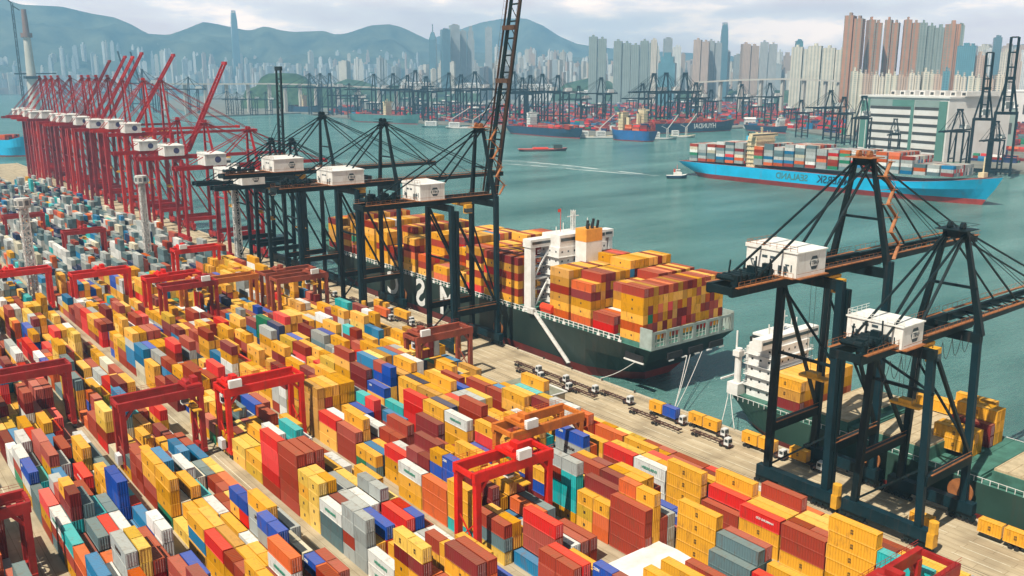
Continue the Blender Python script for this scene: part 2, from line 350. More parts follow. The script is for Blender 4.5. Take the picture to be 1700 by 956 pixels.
k = MB(); k.prism([(p.x, p.y) for p in isl], -6, 0.5); q = k.build('island_shore', M_FAR); q['kind'] = 'structure'

def hill_mat(name, c1, c2, s):
    m = bpy.data.materials.new(name); m.use_nodes = True; t = m.node_tree; b = t.nodes['Principled BSDF']; b.inputs['Roughness'].default_value = 0.95; b.inputs['Specular IOR Level'].default_value = 0.1
    g_ = N(t, 'ShaderNodeNewGeometry'); n = N(t, 'ShaderNodeTexNoise'); n.inputs['Scale'].default_value = s; n.inputs['Detail'].default_value = 9; n.inputs['Roughness'].default_value = 0.7
    r = N(t, 'ShaderNodeValToRGB'); r.color_ramp.elements[0].position = 0.36; r.color_ramp.elements[1].position = 0.64; r.color_ramp.elements[0].color = (*c1, 1); r.color_ramp.elements[1].color = (*c2, 1)
    t.links.new(g_.outputs['Position'], n.inputs['Vector']); t.links.new(n.outputs['Fac'], r.inputs[0]); t.links.new(r.outputs[0], b.inputs['Base Color']); return m
M_HILL = hill_mat('hill_forest', (0.008, 0.022, 0.022), (0.120, 0.135, 0.090), 0.0040)
M_WOOD = hill_mat('wood_foliage', (0.010, 0.030, 0.012), (0.060, 0.110, 0.040), 0.035)
from mathutils import noise as mnoise
def ridge(name, prof, D, depth, m, step=9, z0=0.0, rough=1.0, rows=26):
    """a mountain range: crest at distance D, spurs running down towards the harbour and away from it"""
    xs = []; px = prof[0][0]
    while px <= prof[-1][0]:
        for (a, ya), (b, yb) in zip(prof, prof[1:]):
            if a <= px <= b:
                t = (px - a) / max(1e-6, b - a); xs.append((px, ya + (yb - ya) * t)); break
        px += step
    V = []; Fc = []
    for i, (px, py) in enumerate(xs):
        top = at(px, py, D)
        for j in range(rows + 1):
            t = j / rows * 2 - 1            # -1 near foot, 0 crest, 1 far foot
            dd = D + t * depth; p = at(px, 130, dd)
            s = max(0.0, 1 - abs(t)); k = s ** 0.9
            nzv = mnoise.noise(Vector((p.x * .0016, p.y * .0016, 3.1))) * 0.55 + mnoise.noise(Vector((p.x * .0045, p.y * .0045, 7.7))) * 0.30
            zz = z0 + (top.z - z0) * max(0, min(1.0, k * (1 + rough * nzv * (1 - s) * 2.4)))
            if abs(t) > 0.999: zz = z0 - 6
            V.append((p.x, p.y, zz + ((abs(mnoise.noise(Vector((p.x * .0038, p.y * .0038, 1.0)))) * -110 + mnoise.noise(Vector((p.x * .02, p.y * .02, 1.0))) * 12) * rough * (top.z / 500) if 0 < s < 0.97 else 0)))
    n = rows + 1
    for i in range(len(xs) - 1):
        for j in range(rows): Fc.append((i * n + j, (i + 1) * n + j, (i + 1) * n + j + 1, i * n + j + 1))
    me = bpy.data.meshes.new(name); me.from_pydata(V, [], Fc); me.materials.append(m); me.update()
    for p in me.polygons: p.use_smooth = True
    o = bpy.data.objects.new(name, me); COL.objects.link(o); o['kind'] = 'structure'
    bm = bmesh.new(); bm.from_mesh(me); bmesh.ops.recalc_face_normals(bm, faces=bm.faces); bm.to_mesh(me); bm.free()
    return o
ridge('mountains', [(-260, -60), (-60, -14), (20, -2), (50, 8), (115, 11), (160, 22), (200, 29), (225, 40), (252, 56), (285, 58), (310, 50), (345, 36), (372, 41), (398, 47), (420, 51), (445, 43), (470, 50), (492, 53), (540, 51), (560, 57), (580, 55), (618, 42), (650, 40), (672, 46), (700, 60), (740, 78), (800, 88), (870, 92), (980, 96), (1150, 104), (1320, 112)], 7300, 1500, M_HILL)
ridge('mountains', [(640, 90), (700, 70), (760, 50), (800, 37), (832, 31), (872, 30), (900, 42), (928, 60), (955, 72), (990, 78), (1060, 84), (1150, 88), (1250, 96), (1400, 106)], 9200, 1300, M_HILL)
ridge('mountains', [(1480, 128), (1560, 104), (1600, 88), (1650, 78), (1720, 70), (1850, 60)], 6200, 900, M_HILL)
ridge('hill', [(398, 168), (406, 150), (424, 143), (434, 128), (446, 122), (470, 121), (492, 122), (508, 128), (520, 142), (545, 146), (560, 160)], 3000, 260, M_WOOD, step=2, rough=.5)
ridge('hill', [(540, 152), (556, 138), (575, 131), (600, 134), (622, 142), (690, 140), (720, 136), (760, 140), (800, 146)], 3700, 260, M_WOOD, step=3, rough=.5)
ridge('hill', [(1100, 158), (1150, 150), (1230, 147), (1300, 150), (1360, 148), (1420, 154), (1445, 160)], 3600, 200, M_WOOD, step=3, rough=.5)
ridge('hill', [(915, 156), (940, 138), (975, 130), (1010, 134), (1040, 148), (1060, 158)], 3700, 200, M_WOOD, step=3, rough=.5)

# the air over the harbour
hz = MB(); hz.box(-6900, 10900, -1300, 11400, -10.5, 1000.0)
M_HAZE = bpy.data.materials.new('haze_air'); M_HAZE.use_nodes = True; t_ = M_HAZE.node_tree; t_.nodes.clear()
o_ = N(t_, 'ShaderNodeOutputMaterial'); pv = N(t_, 'ShaderNodeVolumePrincipled'); pv.inputs['Color'].default_value = (0.36, 0.69, 1.0, 1); pv.inputs['Density'].default_value = 1.45e-4; pv.inputs['Anisotropy'].default_value = 0.1
t_.links.new(pv.outputs[0], o_.inputs['Volume'])
hzo = hz.build('haze', M_HAZE); hzo['kind'] = 'stuff'; hzo['label'] = 'thin blue haze over the harbour'

# ------------------------------------------------------------------ container records
CL, CS, CW, CH = 8.8, 4.32, 1.86, 2.56
REC = []      # (x, y, z, yaw, length, colour, label bits, score weight)
OCC = {}
def put(x, y, z, L_, c, info=None, yaw=0.0, sides=(True, True, True), w=1.0):
    REC.append([x, y, z, yaw, L_, c, info, sides, w])

# ------------------------------------------------------------------ container stacks of the yard
P_RIGHT = dict(zip(('yellow', 'pale yellow', 'brick red', 'salmon', 'orange', 'maroon', 'bright red', 'white', 'grey', 'slate', 'sea blue', 'blue', 'green', 'turquoise'), (42, 4, 15, 2, 4, 8, 6, 7, 5, 4, 4, 5, 2, 1)))
P_MID = dict(zip(('yellow', 'pale yellow', 'ochre', 'brick red', 'salmon', 'maroon', 'bright red', 'white', 'grey', 'sea blue', 'blue', 'turquoise', 'navy', 'green'), (56, 6, 5, 10, 2, 6, 4, 5, 3, 2, 3, 2, 2, 1)))
P_LEFT = dict(zip(('yellow', 'pale yellow', 'brick red', 'salmon', 'orange', 'maroon', 'bright red', 'white', 'grey', 'slate', 'sea blue', 'blue', 'turquoise', 'green', 'cream'), (24, 6, 16, 4, 4, 8, 5, 9, 6, 8, 6, 6, 3, 1, 3)))
P_LMID = dict(zip(('yellow', 'pale yellow', 'brick red', 'bright red', 'maroon', 'white', 'cream', 'grey', 'sea blue', 'blue', 'turquoise', 'salmon', 'orange'), (30, 5, 17, 10, 6, 9, 3, 5, 4, 5, 4, 4, 5)))
P_FAR = dict(zip(('grey', 'white', 'slate', 'sea blue', 'turquoise', 'orange', 'brick red', 'cream', 'salmon', 'yellow', 'navy'), (32, 13, 32, 7, 5, 6, 7, 5, 3, 2, 6)))
P_SHIP = dict(zip(('yellow', 'ochre', 'orange', 'brick red', 'maroon', 'bright red', 'salmon', 'green', 'white', 'sea blue'), (42, 12, 10, 17, 9, 4, 3, 1, 1, 1)))
P_SHORE = dict(zip(('brick red', 'bright red', 'orange', 'maroon', 'white', 'sea blue', 'slate', 'navy', 'green'), (26, 16, 7, 16, 3, 6, 12, 12, 7)))
P_LBLUE = dict(zip(('grey', 'white', 'slate', 'cream', 'brick red', 'orange', 'green', 'sea blue', 'bright red', 'maroon'), (34, 14, 12, 7, 10, 6, 4, 6, 5, 3)))
def pick(P, r=rng): return r.choices(list(P.keys()), list(P.values()))[0]
# block: name, x of the waterside leg line start, y range, label phrase
BLOCKS = [('a', 4.5, 95, 1000, 'of the leftmost block'), ('b', 26.5, 100, 980, 'of the block beside the left road'),
          ('c', 46.0, 110, 980, 'of the block left of the middle lane'), ('d', 67.6, 100, 960, 'of the block right of the middle lane'),
          ('e', 88.2, 60, 950, 'of the block under the tall gantry'), ('f', 108.2, 45, 930, 'of the block behind the white shed'), ('g', 128.0, 40, 800, 'of the block beside the quay road')]
NUM = 'one two three four five six seven eight nine ten eleven twelve thirteen fourteen fifteen sixteen seventeen eighteen nineteen twenty'.split()
def num(n):
    if n <= 20: return NUM[n - 1]
    return ('twenty' if n < 30 else 'thirty' if n < 40 else 'forty' if n < 50 else 'fifty' if n < 60 else 'sixty' if n < 70 else 'seventy' if n < 80 else 'eighty') + ('' if n % 10 == 0 else '-' + NUM[n % 10 - 1])
ROWP, BAYP = 2.03, 9.12
FORCE = {}     # (block, row, bay) -> list of colours bottom to top, or [] for bare ground, with optional half flag
Y, PY, B, SAL, ORG, MR, BR, W_, GY, SL, SB, BL, GN, TQ, OC = 'yellow', 'pale yellow', 'brick red', 'salmon', 'orange', 'maroon', 'bright red', 'white', 'grey', 'slate', 'sea blue', 'blue', 'green', 'turquoise', 'ochre'
SEEN = [  # where the photograph lets one read a stack: bearing of its top, colours from the ground up
 (1128, 828, [Y, Y, Y, Y]), (1153, 799, [Y, Y, Y, Y]), (1203, 815, [Y, B, BR]), (1192, 834, [Y, MR, Y]), (1242, 808, [Y, Y]), (1292, 846, [Y, Y, Y]), (1256, 861, [B, W_, W_]), (1242, 871, [Y, SL, GY]), (1230, 880, [GN, SL, SAL]),
 (1210, 890, [SL, SL, SL]), (1193, 920, [SL, SL]), (1331, 888, [Y, Y, Y]), (1345, 880, [Y, B, B]), (1363, 872, [Y, Y, Y]), (1376, 862, [Y, Y, Y]), (1404, 920, [Y, Y]), (1430, 900, [Y, B, BR]), (1491, 911, [B, B]), (1459, 940, [Y, Y]),
 (1506, 896, [B, ORG]), (1178, 947, [B, B]), (1310, 942, [Y, Y]), (1256, 947, [Y, BR]), (1062, 774, [GN, W_, SB]), (1087, 767, [W_, W_, W_]), (1108, 761, [W_, MR, BR]), (1012, 760, [B, Y, W_]), (1030, 748, [Y, B, BR]), (1048, 740, [Y, Y, PY]),
 (1070, 735, [Y, Y, Y]), (1037, 789, [Y, MR, MR, MR]), (1009, 803, [Y, B, Y, MR]), (980, 810, [Y, Y, Y]), (941, 782, [Y, Y, PY]), (966, 838, [Y, B, ORG]), (959, 888, [B, SAL]), (934, 913, [Y, B, BR]), (941, 901, [B, W_]), (995, 938, [B, Y]), (945, 948, [W_, W_]),
 (739, 810, [W_, B, B, BL]), (755, 803, [B, B, B, BL]), (660, 771, [Y, Y, SB]), (671, 757, [Y, Y, BR]), (689, 751, [Y, B, W_]), (593, 774, [B, Y, Y]), (632, 810, [B, Y, PY]), (710, 785, [Y, Y, Y, SAL]), (621, 849, [BR, BR, BL]), (660, 846, [W_, BR, BR]),
 (678, 831, [B, SB]), (707, 849, [B, TQ]), (586, 817, [BR, W_, W_]), (571, 796, [B, B, GY]), (600, 808, [B, B]), (568, 860, [Y, B, Y]), (607, 899, [Y, MR, ORG]), (667, 899, [B, Y]), (699, 903, [GY, W_]), (714, 895, [GY, GY]), (731, 890, [W_, W_]), (646, 938, [W_, W_]), (707, 942, [Y, Y]),
 (763, 920, [B, B]), (792, 938, [TQ, TQ]), (813, 931, [SL, SL]), (867, 931, [GN, SB]), (449, 725, [B, BR, BR, BR, BR]), (466, 788, [BR, BR, BL, BR, BR]), (477, 742, [B, B, B, B, B]), (498, 735, [B, B, B, B, B]), (520, 732, [MR, B, B, B, B]), (466, 713, [B, TQ, W_, W_]), (480, 709, [B, W_, W_]),
 (498, 709, [B, Y, TQ, TQ]), (509, 706, [B, B, SB]), (530, 849, [B, SAL, W_, GN]), (544, 796, [BR, W_, GY]), (576, 817, [BR, W_, GY]), (470, 899, [TQ, TQ]), (434, 863, [W_, B]), (399, 878, [Y, Y]), (370, 846, [B, W_]), (402, 839, [Y, Y]), (327, 860, [Y, SB, Y]), (349, 853, [Y, B, Y]),
 (363, 888, [Y, Y, BR]), (384, 878, [Y, Y, OC]), (391, 920, [Y, Y, Y, Y]), (421, 930, [Y, Y, Y]), (249, 881, [W_, B, B]), (281, 874, [Y, B, B]), (256, 913, [GY, B, B]), (295, 903, [B, B, SAL]), (270, 945, [B, BL]), (299, 938, [B, SB]), (157, 860, [GY, SAL, SL]), (185, 888, [SAL, SL, SL]),
 (181, 856, [B, B, BR]), (203, 853, [B, GY, W_]), (224, 846, [B, SL, SB]), (206, 899, [MR, MR, SAL]), (210, 935, [Y, Y]), (142, 913, [B, B, ORG]), (164, 945, [B, W_]), (128, 899, [Y, B, TQ]), (114, 867, [SL, B, W_]), (89, 828, [B, Y, BR]), (153, 824, [B, Y, TQ]), (132, 810, [Y, B, B]),
 (107, 785, [B, W_, SB]), (125, 775, [B, B, BR]), (60, 775, [Y, W_, BL]), (46, 757, [GN, B, W_]), (36, 728, [Y, B, W_]), (53, 725, [B, B, BR]), (160, 767, [B, BR, SL]), (174, 760, [B, BR, SL]), (125, 718, [Y, B, W_]), (103, 728, [Y, SB, B]), (38, 706, [Y, Y, Y]), (75, 700, [Y, SB, Y]),
 (265, 745, [Y, Y, Y, SB]), (238, 741, [Y, Y, Y]), (254, 752, [B, B, Y, Y]), (275, 795, [B, Y, Y, Y]), (288, 789, [GN, Y, Y, Y]), (212, 805, [B, W_]), (196, 812, [W_, SL]), (185, 800, [B, W_]), (150, 690, [Y, B, SL]), (160, 680, [B, SL]), (72, 600, [BR, BL]), (140, 608, [Y, BL]), (36, 640, [W_, W_, W_, MR, SAL]), (58, 640, [W_, W_, MR, SAL]), (75, 632, [MR, MR, MR, SAL]),
 (248, 568, [BL, W_, B, BL]), (262, 578, [B, SB, W_, GY]), (280, 560, [B, B, B, B, BR]), (295, 580, [B, B, B, BR]), (230, 590, [Y, Y, Y, BL]), (240, 635, [TQ, TQ]), (335, 565, [Y, Y, B, W_]), (352, 575, [Y, Y, Y]), (365, 588, [B, Y, W_]), (395, 590, [BR, BR]), (482, 524, [B, Y, TQ]), (452, 545, [Y, Y, Y, Y, GY]), (520, 548, [MR, B, SL, GY]),
 (555, 694, [Y, Y, BR]), (575, 689, [Y, Y, W_]), (592, 683, [Y, Y, Y]), (604, 680, [B, Y, BL]), (660, 640, [Y, B, SB]), (635, 625, [B, Y, SB]), (508, 632, [B, B, GN]), (388, 660, [GY, SL, SL]), (400, 655, [SB, SB, SB]), (420, 660, [W_, B, BL]), (716, 695, [Y, Y, MR, MR, MR]), (733, 684, [Y, Y, Y, GY]), (745, 680, [Y, Y, Y, W_]), (756, 660, [Y, B, BR, BR]), (768, 658, [Y, Y, GY, GY]),
 (690, 668, [Y, Y, Y, Y]), (705, 662, [Y, Y, Y, Y]), (720, 640, [Y, Y, Y]), (735, 620, [Y, W_, W_]), (650, 570, [Y, Y, Y]), (800, 580, [Y, Y, Y]), (815, 590, [B, Y, Y]), (838, 604, [B, Y, Y]), (848, 598, [B, Y, Y]), (782, 575, [Y, Y, Y]), (843, 585, [Y, Y, BR]), (985, 700, [B, BR, BR]), (1010, 712, [B, B, ORG]), (990, 733, [Y, Y, SB])]
for (px_, py_, cs_) in SEEN:
    g_ = ground(px_, py_, len(cs_) * CH * 1.012)
    for (bn_, bx_, ya_, yb_, _p) in BLOCKS:
        r_ = round((g_.x - bx_ - 1.1) / ROWP)
        if 0 <= r_ <= 6 and abs(g_.x - bx_ - 1.1 - r_ * ROWP) < 1.3 and g_.y > ya_:
            FORCE.setdefault((bn_, r_, int((g_.y - ya_) / BAYP)), (cs_, False)); break

def palette(bx, y):
    if y > 372 + (bx - 60) * .1: return P_FAR
    if bx > 100: return P_MID if y > 150 else P_RIGHT
    if bx > 86: return P_MID if y > 185 else P_RIGHT
    if bx > 66: return P_LMID if y > 215 else P_RIGHT if y < 150 else P_MID
    return P_LEFT if y < 320 else P_LMID
def zone_h(bi, bay, y, r):
    h = 3.1 + 1.5 * mnoise.noise(Vector((bi * 9.7, bay * .42, 2.2))) + 1.3 * mnoise.noise(Vector((bi * 3.1, bay * .9, 9.2)))
    if y > 372: h = 2.6 + 1.6 * mnoise.noise(Vector((bi * 5.0, bay * .5, 4.2)))
    return h
for bi, (bn, bx0, ya, yb, phrase) in enumerate(BLOCKS):
    nb = int((yb - ya) / BAYP)
    H = {}; C = {}
    for bay in range(nb):
        y = ya + (bay + .5) * BAYP
        P = palette(bx0, y); zh = zone_h(bi, bay, y, rng); maincol = pick(P); split = rng.random() < .26
        nrow = 7
        for row in range(nrow):
            key = (bn, row, bay)
            if key in FORCE: C[row, bay], sp = FORCE[key]; H[row, bay] = len(C[row, bay]); C[row, bay, 's'] = sp; continue
            h = int(round(zh + rng.gauss(0, 1.0)))
            if row == 6 and bi in (2, 3, 4): h = min(h, 3)
            h = max(0, min(5 if y < 372 else 5, h))
            if rng.random() < .05: h = 0
            if any(gb == bn and gy - 30 < y < gy + 6 for gb, gy in (('d', 347), ('c', 366), ('e', 309), ('e', 324), ('f', 316), ('c', 199), ('d', 193.5), ('b', 236), ('f', 372), ('g', 207), ('g', 300))): h = min(h, 2 + (rng.random() < .25))
            if bn == 'g' and y < 205 and row > 3: h = min(h, 2)
            if bn == 'g' and 160 < y < 192 and row > 3: h = 0
            if bn == 'f' and y < 104 or (bn == 'e' and 84 < y < 102 and row > 3): h = 0
            base = maincol if rng.random() < .38 else pick(P); cs = []
            for k in range(h):
                if rng.random() < .42: base = pick(P)
                cs.append(base)
            H[row, bay] = h; C[row, bay] = cs; C[row, bay, 's'] = split if rng.random() < .8 else not split
    for bay in range(nb):
        y = ya + (bay + .5) * BAYP
        for row in range(7):
            h = H[row, bay]; x = bx0 + 1.1 + row * ROWP
            for k in range(h):
                left = H.get((row - 1, bay), 0) <= k; near = H.get((row, bay - 1), 0) <= k; top = k == h - 1
                far_ = H.get((row, bay + 1), 0) <= k; rt = H.get((row + 1, bay), 0) <= k
                if not (left or near or top or far_ or rt): continue
                tier = 'only one' if h == 1 else 'top of %s' % num(h) if top else 'tier %s of %s' % (num(k + 1), num(h))
                jx = rng.uniform(-.05, .05); jy = rng.uniform(-.1, .1)
                if C[row, bay, 's']:
                    for hh, s in (('near half', -1), ('far half', 1)):
                        put(x + jx, y + s * 2.23 + jy * .3, k * CH * 1.012, CS, C[row, bay][k] if s < 0 or rng.random() < .6 else pick(palette(bx0, y)),
                            ('y', tier, 7 - row, bay + 1, hh, phrase), sides=(top, left, near if s < 0 else False))
                else:
                    put(x + jx, y + jy, k * CH * 1.012, CL, C[row, bay][k], ('y', tier, 7 - row, bay + 1, '', phrase), sides=(top, left, near))
# further blocks beyond the left road, seen only far away
for bi, bx0 in enumerate((-16.5, -37, -58, -79, -100, -121, -142, -163)):
    for bay in range(96):
        y = 250 + bay * BAYP
        if y < 372 and bi == 0: P = P_LEFT
        elif y < 330: continue
        else: P = P_FAR
        p = proj((bx0 + 7, y, 5))
        if p is None or p[0] < -60: continue
        zh = 2.6 + 1.8 * mnoise.noise(Vector((bi * 7.0, bay * .5, 14.2)))
        for row in range(7):
            h = max(0, min(5, int(round(zh + rng.gauss(0, .8))))); 
            for k in range(max(0, h - 2), h): put(bx0 + 1.1 + row * ROWP, y, k * CH * 1.012, CL, pick(P), None, sides=(k == h - 1, row == 0, False), w=.2)
            if h > 2:
                put(bx0 + 1.1 + row * ROWP, y, 0, CL, pick(P), None, sides=(False, True, False), w=.1)

# ------------------------------------------------------------------ containers carried by the ships
def ship_bay(xa, rows, y, z0, hs, P, bayno=None, ship='', L_=CL, x_sign=1, w=1.0, own=0.5, pitch=ROWP, th=CH):
    r = random.Random(int(y * 10) + rows)
    base = [pick(P, r) for _ in range(4)]
    for i in range(rows):
        h = hs(i, r) if callable(hs) else hs
        hn = (hs(i - 1, random.Random(1)) if callable(hs) else hs) if i else 0
        for k in range(h):
            c = base[k % 4] if r.random() < .25 else pick(P, r)
            info = ('s', 'only one' if h == 1 else 'top of %s' % num(h) if k == h - 1 else 'tier %s of %s' % (num(k + 1), num(h)), i + 1, bayno, '', ship) if bayno else None
            put(xa + (i + .5) * pitch, y, z0 + k * th * 1.012, L_, c, info, sides=(k == h - 1, i == 0 or callable(hs) and k >= hn, True), w=w)
G1 = 'from the stern of the green ship'
S1H = {}
def hts(seq, lo, hi):
    def f(i, r):
        key = (seq, i)
        if key not in S1H: S1H[key] = max(0, rng.randint(lo, hi))
        return S1H[key]
    return f
X1 = 177.9
ship_bay(X1, 17, 172.0, 12.6, 6, dict(P_SHIP, **{'brick red': 30, 'maroon': 16}), 1, G1)
ship_bay(X1, 17, 183.5, 12.6, lambda i, r: 2 if i < 4 else (5 if i < 9 else 6), P_SHIP, 2, G1)
ship_bay(X1, 17, 193.3, 12.6, lambda i, r: 5 if i < 2 else (6 if i < 8 else 7), P_SHIP, 3, G1)
ship_bay(X1, 17, 203.2, 12.6, lambda i, r: 6 if i < 9 else (7 if i < 13 else 6), P_SHIP, 4, G1)
fw = [(228.0, lambda i, r: 6 if i < 4 else 5), (238.0, lambda i, r: 6), (248.5, lambda i, r: 6 if i < 10 else 7), (259.0, lambda i, r: 2 if i < 2 else 5), (269.5, lambda i, r: 2 if i < 4 else 6),
      (280.0, lambda i, r: 3 if i < 3 else 6), (290.5, lambda i, r: 5), (301.0, lambda i, r: 6 if i > 2 else 3), (311.5, lambda i, r: 5), (322.0, lambda i, r: 6), (332.5, lambda i, r: 5), (343.0, lambda i, r: 6 if i > 1 else 4), (353.5, lambda i, r: 5)]
for n_, (y_, f_) in enumerate(fw): ship_bay(X1, 17 if n_ < 10 else 15, y_, 12.6, f_, P_SHIP, 5 + n_, G1)
# feeder ship astern of it
G2 = 'from the stern of the small green ship'
ship_bay(179.4, 11, 121.6, 6.6, lambda i, r: 1, dict(orange=10, maroon=2), 1, G2); ship_bay(179.4, 11, 121.6, 6.6 + CH * 1.012, lambda i, r: 2, dict(yellow=60, ochre=10, maroon=5), 1, G2 + ' above')
for q_, (x_, y_, z_, c_) in enumerate(((201.0, 96, 9.2, 'yellow'), (201.0, 86.8, 9.2, 'yellow'), (203.0, 96, 9.2, 'yellow'), (203.0, 86.8, 9.2, 'ochre'), (203.0, 86.8, 11.8, 'yellow'))):
    put(x_, y_, z_, CL, c_, ('o', c_, ('in the inner row, nearer the stern, far side of the small green ship', 'in the inner row, farther from the stern of the small green ship', 'in the outer row, nearer the stern of the small green ship', 'at the bottom of the outer row on the small green ship', 'on top of the outer row, far side of the small green ship')[q_]))
ship_bay(186.2, 2, 83.6, 6.8, 2, dict(yellow=70, ochre=20), 2, G2)
ship_bay(193.5, 1, 83.6, 6.8, 2, dict(maroon=50, blue=10), 3, G2)
ship_bay(195.9, 2, 83.6, 6.8, 3, dict(yellow=70, ochre=10), 4, G2)
# light blue ship under way: bow towards the viewer's side, so its bays count from the stern (y = 560) down
for n_ in range(24):
    y_ = 549 - n_ * 10.2
    if 478 < y_ < 492: continue
    def f_(i, r, n_=n_): return max(2, min(8, int(6.2 + 2.2 * mnoise.noise(Vector((n_ * .6, 2, 1))) + (1 if 2 < n_ < 13 else -1 if n_ > 19 else 0)))) if n_ < 21 else 3
    ship_bay(641.5, 14, y_, 11.4 + (n_ * .22), f_, P_LBLUE, None, '', w=.3, pitch=2.2)
# rows on the far terminal
for bx_ in range(0, 48):
    for by_ in range(0, 34):
        x0_ = 850 + bx_ * 33; y0_ = 250 + by_ * 56
        q0 = proj((x0_, y0_, 3))
        if q0 is None or not (500 < q0[0] < 1720 and 168 < q0[1] < 300): continue
        if q0[1] > edge_y(q0[0]) - 7: continue
        if 1400 < q0[0] < 1640 and q0[1] < 272 and x0_ < 1200: continue
        if rng.random() < .30: continue
        hh0 = rng.randint(2, 5); cc = pick(P_SHORE)
        for a in range(4):
            for b in range(5):
                if rng.random() < .12: continue
                put(x0_ + b * 2.9, y0_ + a * 12.6, -.4, 12.0, cc if rng.random() < .5 else pick(P_SHORE), None, w=.05); REC[-1].append(max(1, hh0 - rng.randint(0, 2)))

# far moored ships get their boxes here as well (built by the ship function below)
FAR_STACKS = []
"""mesh of one container with frame, side panels and roof"""
def cont_mb(L_, detail=True):
    b = MB(); w = CW; h = CH; x = w / 2; y = L_ / 2
    if not detail: b.box(-x, x, -y, y, 0, h); return b
    b.box(-x + .045, x - .045, -y + .05, y - .05, .10, h - .03)
    for sx in (-1, 1):
        for sy in (-1, 1): b.box(min(sx * x, sx * (x - .13)), max(sx * x, sx * (x - .13)), min(sy * y, sy * (y - .14)), max(sy * y, sy * (y - .14)), 0, h)
        xa, xb = sorted((sx * x, sx * (x - .07)))
        b.box(xa, xb, -y + .14, y - .14, .0, .16); b.box(xa, xb, -y + .14, y - .14, h - .12, h - .008)
    for sy in (-1, 1):
        a0, a1 = sorted((sy * y, sy * (y - .07)))
        b.box(-x + .13, x - .13, a0, a1, 0, .16); b.box(-x + .13, x - .13, a0, a1, h - .13, h - .008)
    return b
def colour_mesh(me, cols):
    ca = me.color_attributes.new('Col', 'FLOAT_COLOR', 'CORNER')
    me_loops = []
    if isinstance(cols, tuple): me_loops = list((*cols, 1.0)) * len(me.loops)
    else:
        for p, c in zip(me.polygons, cols): me_loops += list((*c, 1.0)) * p.loop_total
    ca.data.foreach_set('color', me_loops)
CME = {}
def cont_mesh(L_, c):
    if (L_, c) not in CME:
        me = cont_mb(L_).mesh('shipping_container', M_CONT); colour_mesh(me, PAL[c]); CME[L_, c] = me
    return CME[L_, c]
DOOR = {}
def door_mesh(c):
    if c not in DOOR:
        b = MB()
        for s in (-1, 1):
            b.box(min(0.02 * s, .80 * s), max(0.02 * s, .80 * s), -.03, .03, .18, CH - .16)
            for q_ in (.22, .58): b.box(s * q_ - .025, s * q_ + .025, -.075, -.032, .20, CH - .18)
            for q_ in (.22, .58): b.box(s * q_ - .08, s * q_ + .08, -.09, -.034, 1.0, 1.08)
        me = b.mesh('door', M_CONT); col = PAL[c]; cols = []
        for k in range(len(me.polygons)):
            cols.append(col if (k // 6) % 5 == 0 else tuple(.5 * a + .25 for a in col))
        colour_mesh(me, cols); DOOR[c] = me
    return DOOR[c]
EMB = None
SHORTN = {'bright red', 'pale yellow', 'brick red', 'sea blue'}
used_labels = {}
def cont_label(c, L_, info):
    if info[0] == 'o':
        s = '%s container %s' % (c, info[2])
    else:
        k, tier, row, bay, half, phrase = info
        s = '%s%s container, %s, ' % ('short ' if L_ < 6 else '', c, tier)
        if k == 'y': s += 'row %s bay %s %s%s' % (num(row), num(bay), (half + ' ') if half else '', phrase)
        else: s += 'column %s, bay %s %s' % (num(row), num(bay), phrase)
    for cut in (' the', ' the', ' of', ' the'):
        if len(s.split()) <= 16: break
        i = s.rfind(cut + ' '); s = s[:i] + s[i + len(cut):] if i > 0 else s
    if len(s.split()) > 16: s = s.replace(' half ', ' ').replace('bright ', '').replace(' of block', ' block').replace(' of the block', ' block')
    if s in used_labels: used_labels[s] += 1
    else: used_labels[s] = 1
    return s
WM = mat('marking_white', (0.8, 0.8, 0.78), 0.5, 0, 0.03); KM = mat('marking_black', (0.05, 0.035, 0.03), 0.5, 0, 0.03)
GM = mat('marking_green', (0.04, 0.30, 0.20), 0.5, 0, 0.03); RM = mat('marking_red', (0.5, 0.04, 0.03), 0.5, 0, 0.03)
def emblem_mesh():
    """the dark three-letter mark of the yellow containers: m above s c, mirrored as everything in the photograph is"""
    a = text_mesh('m', 0.68, True, .02); b = text_mesh('sc', 0.68, True, .02)
    bm = bmesh.new(); bm.from_mesh(a); n = len(bm.verts)
    for v in bm.verts: v.co.z += .26
    bm.from_mesh(b); bm.verts.ensure_lookup_table()
    for v in list(bm.verts)[n:]: v.co.z -= .20
    me = bpy.data.meshes.new('emblem'); bm.to_mesh(me); bm.free(); me.materials.append(KM); return me
EMB = emblem_mesh()
def mark(parent, me, x, y, z, name='emblem', face='-x'):
    o = bpy.data.objects.new(name, me); COL.objects.link(o); o.parent = parent; o.location = (x, y, z)
    o.rotation_euler.z = {'-y': 0, '-x': -math.pi / 2}[face]; return o
def tm(s, size, m):
    key = (s, size, m.name)
    if key not in TXT:
        me = text_mesh(s, size).copy(); me.materials.append(m); TXT[key] = me
    return TXT[key]

